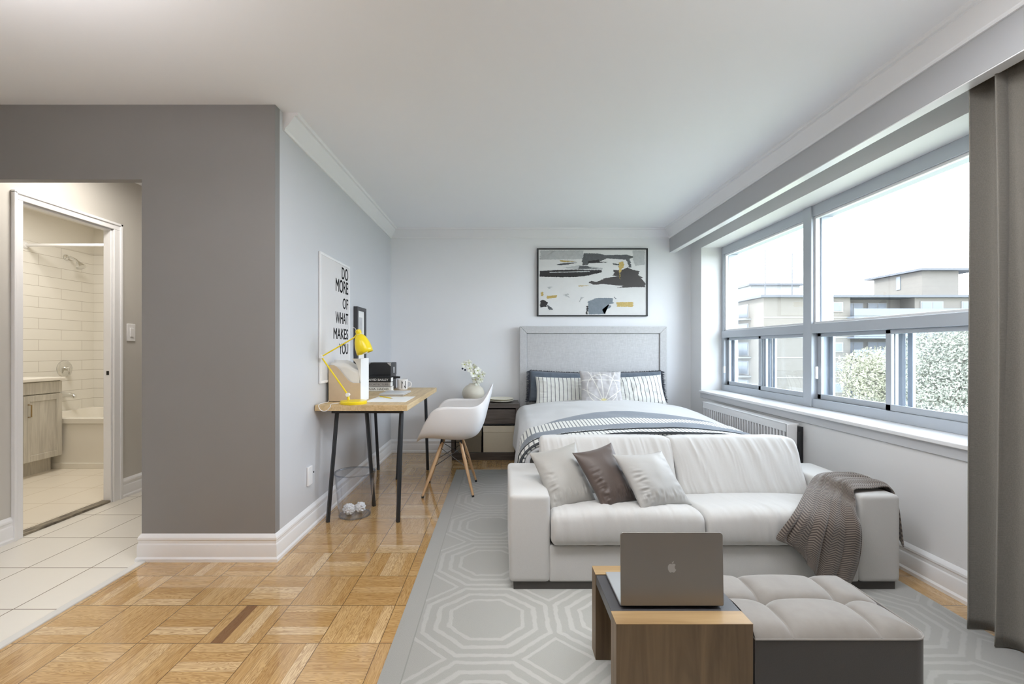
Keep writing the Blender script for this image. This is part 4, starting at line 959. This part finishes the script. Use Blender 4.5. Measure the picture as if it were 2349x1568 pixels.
# folded throw, three layers
def throwm(name, mode):
    t = MT(name, (.7, .7, .68), .9, Sheen_Weight=.3); u, v, _ = t.xyz(t.uv())
    n_ = t.noise(t.pos(), 260, 2)
    st = t.f('LESS_THAN', t.f('FRACT', t.f('DIVIDE', u, .027)), .30)
    wh = t.mix(n_, (.66, .66, .62), (.80, .80, .76)); c = t.mix(st, wh, (.13, .14, .15)); gb = t.mix(n_, (.105, .13, .165), (.155, .185, .225))
    g = t.f('GREATER_THAN', v, 0.0) if mode == 'a' else t.f('GREATER_THAN', v, .12 if mode == 'b' else 9)
    c = t.mix(g, c, gb)
    if mode != 'a': c = t.mix(t.f('LESS_THAN', v, -.0 if mode == 'c' else -9), c, (.05, .055, .06))
    t.color(c); t.bump(t.f('ADD', n_, st), .5, .0012); return t.m
thr_ = thing('bed_throw', (1.005, 3.4, .6), 'folded grey and striped throw across the foot of the bed', 'blanket')
def lay(name, y0f, y1f, off, vz, mat, lift=None, s0=-SM, s1=SM-.05):
    def fn(u, v):
        s_ = lerp(s0, s1, u); Y = lerp(y0f(s_), y1f(s_), v); o_ = off+(lift(s_, v) if lift else 0)
        if v > .97: o_ -= .006
        return bedsurf(s_, Y, o_)
    def uvf(u, v): s_ = lerp(s0, s1, u); Y = lerp(y0f(s_), y1f(s_), v); return (s_, Y-vz(s_))
    bm = nb(); grid(bm, 150, 26, fn, uvf); mk(name, bm, mat, thr_, solid=.007, ang=3.2)
lens = lambda s_: .29*max(0, 1-(s_/.70)**2)
lay('bottom_fold', lambda s_: 2.925, lambda s_: 3.53+lens(s_), .024, lambda s_: 3.53, throwm('throw_bottom', 'a'))
def liftb(s_, v): return .014+.020*math.exp(-((s_-.28)/.3)**2)*smooth(v/.8)
lay('middle_fold', lambda s_: 2.92, lambda s_: 3.30-.03*s_*s_, .030, lambda s_: 3.01, throwm('throw_middle', 'b'), lambda s_, v: .016*math.exp(-((s_-.42)/.34)**2)*smooth(v))
lay('top_fold', lambda s_: 2.915, lambda s_: 3.075-.03*s_*s_, .038, lambda s_: 2.932, throwm('throw_top', 'c'), lambda s_, v: .006*math.sin(s_*5))
bm = nb()
for (f_, off) in ((lambda s_: 3.08-.03*s_*s_, .043), (lambda s_: 2.925, .043)):
    tube(bm, [bedsurf(lerp(-SM, SM-.06, i/120), f_(lerp(-SM, SM-.06, i/120)), off+.006*math.sin(lerp(-SM, SM, i/120)*5)) for i in range(121)], .005, 6)
mk('dark_piping', bm, plain('throw_piping', (.04, .045, .05), .9), thr_, label='dark piping')

# ---------------------------------------------------------------- cushions
def pillow_bm(w_, h_, t_, n=40, pinch=.05, wr=.0, seed=0, pw=2.4, uvs=1.0, edge=.0):
    bm = nb()
    for sd in (1, -1):
        def fn(u, v):
            a, b = 2*u-1, 2*v-1
            x = a*w_/2*(1-pinch*(1-b*b)*abs(a)**2) ; y = b*h_/2*(1-pinch*(1-a*a)*abs(b)**2)
            k = max(0, (1-abs(a)**pw)*(1-abs(b)**pw))**.5
            z = sd*t_/2*k
            if wr:
                z += sd*wr*k*(nz(a*2.4+seed, b*2.4, seed*1.7)+.6*nz(a*7+seed, b*5, seed))
                z += sd*wr*.9*math.exp(-((abs(a)-.72)/.18)**2)*nz(a*3, b*9+seed, 3+seed)*min(1, k*3)
                z += sd*wr*.9*math.exp(-((abs(b)-.76)/.16)**2)*nz(a*9+seed, b*3, 6+seed)*min(1, k*3)
            return Vector((x, y, z))
        grid(bm, n, n, fn, lambda u, v: ((u-.5)*w_*uvs, (v-.5)*h_*uvs))
    bmesh.ops.remove_doubles(bm, verts=bm.verts, dist=.0004); bmesh.ops.recalc_face_normals(bm, faces=bm.faces); return bm
def plane_M(tl, tr, bl, lean=0):
    """matrix that puts a cushion so its corners hit the given points"""
    X = (tr-tl); Yv = (tl-bl); x = X.normalized(); n_ = x.cross(Yv).normalized(); y = n_.cross(x)
    return basis(tl+X/2-Yv/2, x, Yv.normalized(), n_), X.length, Yv.length
# navy fringed shams against the headboard
M_navy = fabric('navy_grey_linen', (.11, .135, .17), .9, .15, 240)
M_fringe = plain('dark_fringe', (.045, .05, .065), .95, .3, 200)
def place(name, w_, h_, t_, loc, tilt, yaw, roll, mat, label, cat, group, **kw):
    M_ = Matrix.Translation(loc) @ Matrix.Rotation(yaw, 4, 'Z') @ Matrix.Rotation(PI/2-tilt, 4, 'X') @ Matrix.Rotation(roll, 4, 'Z')
    return M_
def sham(cx, label, roll, fr=True, w_=.60):
    M_ = Matrix.Translation((cx, 4.865, .742)) @ Matrix.Rotation(PI/2-.22, 4, 'X') @ Matrix.Rotation(roll, 4, 'Z')
    t_ = thing('fringed_pillow', (cx, 4.85, .58), label, 'pillow', 'navy fringed pillows')
    mk('pillow_body', pillow_bm(w_, .33, .12, 36, .03, .01, 3), M_navy, t_, M=M_, ang=3.2)
    rnd = random.Random(int(cx*100)); bm = nb(); P_ = []
    for i in range(420):
        s_ = i/420*4; k_ = int(s_); f_ = s_-k_
        a, b = [(2*f_-1, 1), (1, 1-2*f_), (1-2*f_, -1), (-1, 2*f_-1)][k_]
        x, y = a*w_/2*(1-.03*(1-b*b)), b*.165*(1-.03*(1-a*a)); nx_, ny_ = [(0, 1), (1, 0), (0, -1), (-1, 0)][k_]
        L = rnd.uniform(.026, .046)*(.35 if k_ in (0, 2) else 1); j = rnd.uniform(-.010, .010)
        p1_ = Vector((x+nx_*L+ny_*j, y+ny_*L+nx_*j-(.012 if k_ % 2 else 0), rnd.uniform(-.01, .01)))
        q1_, q2_ = Vector((x-ny_*.004, y-nx_*.004, 0)), Vector((x+ny_*.004, y+nx_*.004, .003)); poly(bm, [q1_, q2_, p1_])
    mk('fringe', bm, M_fringe, t_, M=M_, solid=.003, smooth=False)
sham(.60, 'navy fringed pillow against the headboard, left side', -.05, w_=.60)
sham(1.435, 'navy fringed pillow against the headboard, right side', .03, w_=.585)
def strp(c, w_, h_, roll, label, seed, yaw=0.0):
    M_ = Matrix.Translation(c) @ Matrix.Rotation(yaw, 4, 'Z') @ Matrix.Rotation(PI/2-.42, 4, 'X') @ Matrix.Rotation(roll, 4, 'Z')
    mk('striped_pillow', pillow_bm(w_, h_, .13, 44, .05, .014, seed), M_pillow, M=M_, ang=3.2, label=label, cat='pillow', group='striped pillows')
strp((.635, 4.735, .700), .56, .335, -.02, 'cream striped pillow leaning on the left navy pillow', 2)
strp((1.43, 4.735, .712), .53, .335, .06, 'cream striped pillow leaning on the right navy pillow', 6)
def geomat():
    t = MT('grey_geometric_cushion', (.5, .48, .48), .8, Sheen_Weight=.3); u, v, _ = t.xyz(t.uv())
    def seg(ax, ay, bx_, by):
        dx, dy = bx_-ax, by-ay; L = math.hypot(dx, dy)
        d = t.f('ABSOLUTE', t.f('DIVIDE', t.f('ADD', t.f('MULTIPLY', t.f('SUBTRACT', u, ax), dy), t.f('MULTIPLY', t.f('SUBTRACT', v, ay), -dx)), L))
        return t.remap(d, .0028, .0045, 1, 0)
    m = seg(.01, -.17, -.01, .17)
    for (bx_, by) in ((-.2, -.02), (.2, -.02), (-.14, .2), (.16, .2)): m = t.f('MAXIMUM', m, seg(.01, -.16, bx_, by))
    m = t.f('MAXIMUM', m, seg(-.2, .07, .2, .07))
    r = t.f('SQRT', t.f('ADD', t.f('POWER', t.f('ADD', u, .0), 2), t.f('POWER', t.f('ADD', v, .02), 2)))
    m = t.f('MAXIMUM', m, t.remap(t.f('ABSOLUTE', t.f('SUBTRACT', r, .155)), .0028, .0045, 1, 0))
    n_ = t.noise(t.scl(t.pos(), (20, 20, 120)), 1, 3); c = t.mix(n_, (.40, .385, .39), (.58, .565, .57)); c = t.mix(t.f('MULTIPLY', m, .85), c, (.80, .78, .72))
    r2 = t.f('SQRT', t.f('ADD', t.f('POWER', t.f('SUBTRACT', u, .01), 2), t.f('POWER', t.f('ADD', v, .155), 2)))
    t.color(t.mix(t.remap(r2, .012, .04, .85, 0), c, (.72, .62, .12))); return t.m
M_ = Matrix.Translation((1.003, 4.575, .755)) @ Matrix.Rotation(PI/2-.40, 4, 'X') @ Matrix.Rotation(-.02, 4, 'Z')
mk('geometric_cushion', pillow_bm(.425, .37, .13, 44, .07, .010, 9), geomat(), M=M_, ang=3.2, label='grey square cushion with pale geometric lines in the middle of the bed', cat='cushion')

# ---------------------------------------------------------------- sofa
SX0, SX1, SY0, SY1 = .0384, 1.8945, 2.1555, 2.783
AZ = .457; AI0, AI1 = .2325, 1.696
M_sofa = fabric('off_white_cotton', (.555, .55, .535), .9, .05, 300, .35, .25)
so = thing('sofa', (.966, 2.47, 0), 'low off-white two seat sofa in front of the bed', 'sofa')
def softbox(x0, x1, y0, y1, z0, z1, r, amp, freq, seed, n=7, den=None):
    bm = rbox(x0, x1, y0, y1, z0, z1, r, n)
    return bm
for (a, b) in ((SX0, AI0), (AI1, SX1)):
    bm = rbox(a, b, SY0, SY1, .035+RZ, AZ, .024, 5); mk('armrest', bm, M_sofa, so, ang=1.2)
mk('seat_base', rbox(AI0-.005, AI1+.005, SY0+.006, SY1-.02, .035+RZ, .215, .012, 3), M_sofa, so, ang=1.2)
mk('back_frame', rbox(AI0-.005, AI1+.005, 2.66, SY1, .035+RZ, .575, .03, 5), M_sofa, so, ang=1.2)
M_plinth = plain('dark_plinth', (.06, .055, .05), .6)
mk('plinth', box(SX0+.02, SX1-.02, SY0+.012, SY1-.02, RZ, .045+RZ), M_plinth, so)
def cushion_box(name, x0, x1, y0, y1, z0, z1, fn_disp, r=.035, nx=150, ny=50, seed=0):
    """closed rounded cushion shell: super-ellipsoid-like loft with wrinkle displacement"""
    cx, cy_, cz = (x0+x1)/2, (y0+y1)/2, (z0+z1)/2; hx, hy, hz_ = (x1-x0)/2, (y1-y0)/2, (z1-z0)/2
    bm = nb()
    def fn(u, v):
        th = 2*PI*v                       # around the section (y, z)
        e = 2/7.0; c, s_ = math.cos(th), math.sin(th)
        sy, sz = math.copysign(abs(c)**e, c), math.copysign(abs(s_)**e, s_)
        a = 2*u-1; k = (1-abs(a)**14)**(1/5.0) if abs(a) < 1 else 0
        k = max(k, .0)
        X = cx+hx*a; p_ = Vector((X, cy_+hy*sy*(.55+.45*k) if abs(a) > .97 else cy_+hy*sy, cz+hz_*sz*(.45+.55*k) if abs(a) > .97 else cz+hz_*sz))
        ed = 1-smooth((abs(a)-.93)/.07)
        # round the ends
        q_ = max(0, (abs(a)*hx-(hx-r))/r); rr = 1-(1-math.sqrt(max(0, 1-q_*q_)))*.9*r/max(hz_, .01)*1.0
        p_ = Vector((X, cy_+hy*sy*(1-(1-math.sqrt(max(0, 1-q_*q_)))*r/hy), cz+hz_*sz*(1-(1-math.sqrt(max(0, 1-q_*q_)))*r/hz_)))
        return fn_disp(p_, a, sy, sz, ed)
    V = grid(bm, nx, ny*2+1, fn, lambda u, v: (u, v))
    bmesh.ops.remove_doubles(bm, verts=bm.verts, dist=.0005)
    bmesh.ops.holes_fill(bm, edges=[e for e in bm.edges if e.is_boundary], sides=0)
    bmesh.ops.recalc_face_normals(bm, faces=bm.faces)
    return mk(name, bm, M_sofa, so, ang=3.2)
def wrx(x, y, s_):   # streaky wrinkles running across x
    w_ = nz(x*9+s_, y*1.6, s_)*.4+nz(x*24+s_+y*2, y*1.5, s_+5)*.45
    rg = 1-abs(nz(x*30+s_*2+y*2, y*1.3, s_+9))*2.2          # sharp gathered ridges
    return w_+max(-.4, rg)*.34*(.55+.45*nz(x*6, y*2, s_))
for i, (a, b) in enumerate(((AI0+.003, .962), (.966, AI1-.003))):
    def disp(p_, aa, sy, sz, ed, i=i):
        x, y, z = p_
        top_ = smooth((sz+.2)/1.0); fr = smooth((-sy-.2)/.8)
        crown = .016*(1-aa*aa)*max(0, sz)*(1-.35*smooth((y-2.25)/.3))
        sag = -.022*smooth((y-2.18)/.22)*max(0, sz)
        wz = wrx(x, y, i*7+1)*.0105*ed*top_*(.35+.70*smooth((2.34-y)/.15)); wy = wrx(x, z*3, i*7+1)*.0095*ed*fr
        return Vector((x, y-.022*fr*(1-(2*(z-.295)/.17)**2)-wy, z+crown+sag+wz))
    cushion_box('seat_cushion', a, b, SY0-.010, 2.60, .212, .378, disp, .028, 170, 44, i)
TY, TZ = math.tan(.42), 0
for i, (a, b) in enumerate(((AI0+.004, .975), (.982, AI1-.006))):
    def disp(p_, aa, sy, sz, ed, i=i):
        x, y, z = p_; fr = smooth((-sy-.1)/.9)
        puff = .022*(1-aa*aa)*(1-((z-.49)/.145)**2)*fr
        lean = (z-.355)*.56
        tilt = .0
        sl = x+(z-.5)*(.22 if i else .10)   # wrinkles lean slightly
        w_ = wrx(sl, z*.8, i*13+4)*.0215*ed*fr*(.6+.4*smooth((z-.36)/.2))
        tw = wrx(x, y, i*3+2)*.004*ed*max(0, sz)
        x2 = x+(.012*aa if z > .5 else 0)*smooth((z-.4)/.2)
        return Vector((x2, y-puff+lean-w_, z+tw+.010*(1-aa**6)*max(0, sz)))
    cushion_box('back_cushion', a, b, 2.475, 2.60, .350, .629, disp, .022, 240, 60, i)
# hanging seam pleats on the base are left plain
# scatter cushions (satin)
def satin(name, color, sheen=.2, rough=.50):
    t = MT(name, color, rough, Sheen_Weight=sheen); n_ = t.noise(t.pos(), 500, 2); t.color(t.mix(n_, tuple(c*.94 for c in color), tuple(min(1, c*1.06) for c in color))); t.bump(n_, .12, .0005); return t.m
M_beige = satin('beige_satin', (.36, .35, .325)); M_brown = satin('brown_satin', (.085, .062, .052)); M_grey = satin('silver_satin', (.41, .405, .39))
def corners(name, tl, tr, br, bl, th, mat, label, seed, group='satin cushions on the sofa'):
    bm = nb(); n = 56
    nrm = (tr-tl).cross(tl-bl).normalized()
    for sd in (1, -1):
        def fn(u, v):
            a, b = 2*u-1, 2*v-1
            # pinch sides inwards
            uu = .5+(u-.5)*(1-.09*(1-b*b)*abs(a)**1.5); vv = .5+(v-.5)*(1-.09*(1-a*a)*abs(b)**1.5)
            P_ = (bl.lerp(br, uu)).lerp(tl.lerp(tr, uu), vv)
            k = max(0, (1-abs(a)**2.3)*(1-abs(b)**2.3))**.62
            e1 = math.exp(-((a+.66)/.17)**2)*nz(a*3+seed, b*13+seed, 3)*smooth((.55-b)/.5); e2 = math.exp(-((b+.70)/.15)**2)*nz(a*14+seed, b*3, 6+seed)
            e3 = math.exp(-((a-.72)/.13)**2)*nz(a*2, b*7+seed*2, 8)*.5
            z = sd*(th/2*k+(.010*(e1+e2+e3)+.005*nz(a*2+seed, b*2, 1))*min(1, k*2.4))
            return P_+nrm*z
        grid(bm, n, n, fn)
    bmesh.ops.remove_doubles(bm, verts=bm.verts, dist=.0004); bmesh.ops.recalc_face_normals(bm, faces=bm.faces)
    mk(name, bm, mat, ang=3.2, label=label, cat='cushion', group=group)
corners('scatter_cushion', at(1213, 1038, 2.42), at(1320, 1013, 2.50), at(1368, 1148, 2.33), at(1265, 1176, 2.215), .11, M_beige, 'beige satin cushion against the left sofa arm', 1)
corners('scatter_cushion', at(1312, 1038, 2.36), at(1402, 1014, 2.47), at(1462, 1148, 2.30), at(1386, 1172, 2.20), .11, M_brown, 'dark brown satin cushion, middle of the three on the sofa', 2)
corners('scatter_cushion', at(1404, 1041, 2.31), at(1518, 1034, 2.43), at(1588, 1158, 2.30), at(1472, 1171, 2.17), .11, M_grey, 'silver grey satin cushion, right of the three on the sofa', 3)

# throw blanket over the right arm
def herr():
    t = MT('brown_herringbone_knit', (.2, .16, .13), .9, Sheen_Weight=.4); u, v, _ = t.xyz(t.uv())
    zz = t.f('ABSOLUTE', t.f('SUBTRACT', t.f('FRACT', t.f('DIVIDE', u, .052)), .5))
    l = t.f('FRACT', t.f('DIVIDE', t.f('ADD', v, t.f('MULTIPLY', zz, .034)), .0125))
    m = t.remap(t.f('ABSOLUTE', t.f('SUBTRACT', l, .5)), .18, .30, 1, 0); n_ = t.noise(t.pos(), 300, 2)
    c = t.mix(m, (.06, .046, .040), (.235, .195, .16)); t.color(t.mix(t.f('MULTIPLY', n_, .3), c, (.10, .08, .07))); t.bump(t.f('ADD', m, t.f('MULTIPLY', n_, .5)), .6, .002); return t.m
V3 = Vector
rows = [
 [V3((1.915, 2.40, .30)), V3((1.918, 2.35, .28)), V3((1.920, 2.29, .27)), V3((1.918, 2.22, .25)), V3((1.914, 2.165, .205))],
 [V3((1.914, 2.41, .42)), V3((1.916, 2.36, .42)), V3((1.918, 2.30, .42)), V3((1.916, 2.24, .42)), V3((1.912, 2.195, .40))],
 [V3((1.895, 2.42, .476)), V3((1.892, 2.37, .482)), V3((1.888, 2.32, .480)), V3((1.890, 2.26, .482)), V3((1.888, 2.215, .474))],
 [V3((1.80, 2.45, .478)), V3((1.80, 2.40, .494)), V3((1.80, 2.34, .484)), V3((1.80, 2.28, .490)), V3((1.79, 2.205, .474))],
 [V3((1.69, 2.43, .474)), V3((1.69, 2.37, .492)), V3((1.69, 2.31, .486)), V3((1.695, 2.25, .488)), V3((1.690, 2.180, .474))],
 [V3((1.60, 2.37, .445)), V3((1.625, 2.32, .452)), V3((1.645, 2.26, .448)), V3((1.665, 2.21, .440)), V3((1.674, 2.155, .425))],
 [at(1838, 1136, 2.265), at(1868, 1144, 2.225), at(1898, 1150, 2.185), at(1930, 1160, 2.155), at(1960, 1176, 2.125)],
 [at(1810, 1182, 2.125), at(1848, 1188, 2.118), at(1886, 1194, 2.108), at(1928, 1204, 2.10), at(1972, 1214, 2.10)],
 [at(1777, 1229, 2.108), at(1822, 1238, 2.105), at(1868, 1250, 2.10), at(1918, 1258, 2.10), at(1974, 1256, 2.105)],
 [at(1790, 1238, 2.116), at(1832, 1262, 2.112), at(1862, 1290, 2.108), at(1908, 1306, 2.10), at(1964, 1300, 2.108)],
 [at(1800, 1244, 2.114), at(1838, 1270, 2.112), at(1860, 1312, 2.110), at(1904, 1338, 2.10), at(1950, 1336, 2.110)]]
def blk(u, v):
    rv = [cr(r_, u) for r_ in rows]; p_ = cr(rv, v)
    hang = smooth((v-.42)/.25)
    fold = math.sin(u*15+1.2*math.sin(v*5)+v*2)*.013*(.35+.65*hang)+math.sin(u*31+v*7)*.004
    p_ = p_+V3((fold*.3*(hang), -abs(fold)*1.0*hang-.006*hang, (1-hang)*abs(fold)*.9+.002))
    p_ += V3((0, -1, .6))*(.007*nz(u*5, v*7, 2))*hang
    return p_
bm = nb(); grid(bm, 110, 170, blk, lambda u, v: (u*.36, v*1.15))
mk('throw_blanket', bm, herr(), solid=.006, ang=3.2, label='brown herringbone throw blanket draped over the right sofa arm', cat='blanket')

# ---------------------------------------------------------------- bridge side table + laptop
M_walnut = wood('rustic_oak_panel', (.10, .062, .033), (.22, .145, .075), .45, 2, 1, 16)
M_walnut2 = wood('rustic_oak_edge', (.22, .13, .055), (.42, .285, .14), .4, 0, 1, 16)
st = thing('side_table', (.553, 1.555, RZ), 'low bridge side table with oak ends and a dark inset top', 'side table')
s0, s1, t0, t1, sz = .3465, .759, 1.371, 1.740, .320
for (a, b) in ((t0, t0+.0685), (t1-.067, t1)):
    mk('end_panel', bx(nb(), s0, s1, a, b, RZ, sz-.0), [M_walnut], st, bevel=.0012)
    mk('end_top', box(s0, s1, a, b, sz, sz+.002), M_walnut2, st)
mk('inset_top', box(s0+.002, s1-.0, t0+.0685, t1-.067, sz-.035, sz-.0005), plain('dark_slate_laminate', (.065, .063, .066), .35, .05), st, bevel=.001)
lt = thing('open_laptop', (.546, 1.55, sz+.002), 'open grey laptop seen from behind on the low side table', 'laptop')
M_lap = plain('space_grey_aluminium', (.27, .255, .24), .38, .01, Metallic=.6)
M_lapb = plain('light_aluminium_deck', (.60, .62, .64), .3, .01, Metallic=.6)
L0, L1, LZ = .3817, .7105, sz+.002
mk('keyboard_deck', rbox(L0, L1, 1.462, 1.668, LZ+.002, LZ+.013, .004, 3), M_lapb, lt)
mk('keyboard', box(L0+.03, L1-.03, 1.49, 1.57, LZ+.0131, LZ+.0140), M_black, lt)
mk('hinge', tube(nb(), [(L0+.03, 1.458, LZ+.012), (L1-.03, 1.458, LZ+.012)], .005, 12), M_black, lt)
mk('feet', box(L0+.02, L1-.02, 1.47, 1.66, LZ, LZ+.002), M_black, lt)
# lid : rounded rectangle, nearly upright
def rrect(w_, h_, r, n=8):
    out = []
    for (cx, cy_, a0) in ((w_/2-r, h_-r, 0), (-w_/2+r, h_-r, PI/2), (-w_/2+r, r*.5, PI), (w_/2-r, r*.5, 1.5*PI)):
        rr = r if a0 < PI else r*.5
        cx2 = cx if a0 < PI else (cx-r*.5 if cx < 0 else cx+r*.5)
        for k_ in range(n+1): out.append((cx2+rr*math.cos(a0+PI/2*k_/n), cy_+rr*math.sin(a0+PI/2*k_/n)))
    return out
tl_ = -.03
LM = Matrix.Translation(((L0+L1)/2, 1.4525, LZ+.008)) @ Matrix.Rotation(tl_, 4, 'X')
bm = nb(); prism(bm, rrect(L1-L0, .232, .011), lambda u, v, d: Vector((u, d, v)), .0055)
lid = mk('screen_lid', bm, M_lap, lt, M=LM, bevel=.0018, seg=3, ang=.7)
bm = nb(); prism(bm, rrect(L1-L0-.012, .220, .008), lambda u, v, d: Vector((u, .0056+d, v+.006)), .0006); mk('screen', bm, M_black, lid, M=LM)
# fruit emblem with a bite on the right and a leaf
def emblem():
    pts = [(0, .36), (.10, .41), (.22, .42), (.33, .38), (.40, .30), (.32, .22), (.28, .10), (.30, -.04), (.36, -.14), (.44, -.20), (.39, -.33), (.30, -.45), (.20, -.52), (.10, -.50), (0, -.47), (-.10, -.50), (-.20, -.52), (-.31, -.44), (-.40, -.28), (-.45, -.08), (-.44, .12), (-.38, .28), (-.27, .39), (-.13, .41)]
    P_ = [Vector(p_) for p_ in pts]; n = len(P_); out = []
    for i in range(n):
        for k_ in range(4):
            f = k_/4; p0, p1_, p2, p3 = P_[i-1], P_[i], P_[(i+1) % n], P_[(i+2) % n]
            out.append(.5*((2*p1_)+(p2-p0)*f+(2*p0-5*p1_+4*p2-p3)*f*f+(3*p1_-p0-3*p2+p3)*f*f*f))
    leaf = [(0.0, .45), (.02, .56), (.10, .66), (.20, .70), (.19, .60), (.12, .49)]
    return out, leaf
ap_, lf = emblem(); s_ = .0290
bm = nb()
for o_ in (ap_, lf): prism(bm, [(p_[0]*s_, p_[1]*s_+.1205) for p_ in o_], lambda u, v, d: Vector((u, -.0006+d, v)), .0007)
mk('emblem', bm, plain('emblem_grey', (.42, .41, .40), .35), lid, M=LM, smooth=False, label='pale apple shaped emblem')

# ---------------------------------------------------------------- ottoman
ot = thing('ottoman', (1.03, 1.55, RZ), 'taupe tufted ottoman with a darker base beside the low table', 'ottoman')
def ringR(x0, x1, y0, y1, z, r, n=8):
    out = [(x0, y1, z), (x0, y0, z)]
    for (cy_, a0) in ((y0+r, 1.5*PI), (y1-r, 0)):
        for k in range(n+1): out.append((x1-r+r*math.cos(a0+PI/2*k/n), cy_+r*math.sin(a0+PI/2*k/n), z))
    return out
M_vel = MT('taupe_velvet', (.30, .275, .25), .75, Sheen_Weight=.6, Sheen_Roughness=.4)
n_ = M_vel.noise(M_vel.pos(), 30, 4); M_vel.color(M_vel.mix(n_, (.235, .215, .195), (.30, .28, .255))); M_vel.bump(M_vel.noise(M_vel.pos(), 700, 2), .15, .0005); M_vel = M_vel.m
o0, o1, u0, u1 = .766, 1.30, 1.371, 1.735
bm = nb(); loft(bm, [ringR(o0, o1, u0, u1, z, .05, 8) for z in (RZ, .08, .2, .268, .274)], True, True)
mk('ottoman_base', bm, fabric('dark_taupe_felt', (.060, .054, .050), .9, .08, 400), ot, ang=.9)
sx, sy = (.885, 1.1515), (1.553,)
def otop(u, v):
    # map square to rounded rectangle, dome at the rim
    X, Y = lerp(o0, o1, u), lerp(u0, u1, v)
    cx_ = min(X-o0 if True else 9, o1-X); 
    r_ = .05
    # pull the corners in
    ix = 0, max(0, r_-(o1-X)); iy = max(0, r_-(Y-u0)), max(0, r_-(u1-Y))
    dx, dy = max(ix), max(iy)
    if dx > 0 and dy > 0:
        L = math.hypot(dx, dy); m_ = max(dx, dy); k_ = m_/L
        X += (dx*(1-k_))*(1 if ix[0] > 0 else -1); Y += (dy*(1-k_))*(1 if iy[0] > 0 else -1); dd = r_-m_
    else: dd = 9
    edge_ = min(9, (o1-X)*.6, (Y-u0)*.9, u1-Y, max(dd, 0) if (dx > 0 and dy > 0) else 9)
    z = .274+.034*(1-math.exp(-max(0, edge_)/.022))
    rr_ = .016*math.exp(-max(0, o1-X)/.045)*(1-math.exp(-max(0, edge_)/.02))
    ds = min(abs(X-a) for a in sx); dt = min(abs(Y-a) for a in sy)
    gr = .017*math.exp(-(ds/.010))+.017*math.exp(-(dt/.010)); gr = min(gr, .022)
    soft = .010*math.exp(-(ds/.05))+.010*math.exp(-(dt/.05))
    k_ = 1-math.exp(-max(0, edge_)/.03); btn = 0
    for a in sx:
        q_ = math.hypot(X-a, Y-sy[0]); btn += .014*math.exp(-(q_/.03)**2)
    return Vector((X, Y, z-rr_+.012*k_-(gr+soft+btn)*(.35+.65*k_)))
bm = nb(); V = grid(bm, 161, 121, otop)
mk('tufted_cushion', bm, M_vel, ot, ang=3.2)
bm = nb()
tube(bm, [V3(p_[:2]+(.275,)) for p_ in [tuple(q_) for q_ in ringR(o0, o1, u0, u1, .275, .05, 8)]]+[V3((o0, u1, .275))], .0025, 6); mk('piping', bm, M_vel, ot)
for a in sx:
    bm = nb(); bmesh.ops.create_uvsphere(bm, u_segments=12, v_segments=8, radius=.006)
    mk('tuft_button', bm, plain('dark_button', (.05, .045, .04), .5), ot, M=Matrix.Translation((a, sy[0], .262)))
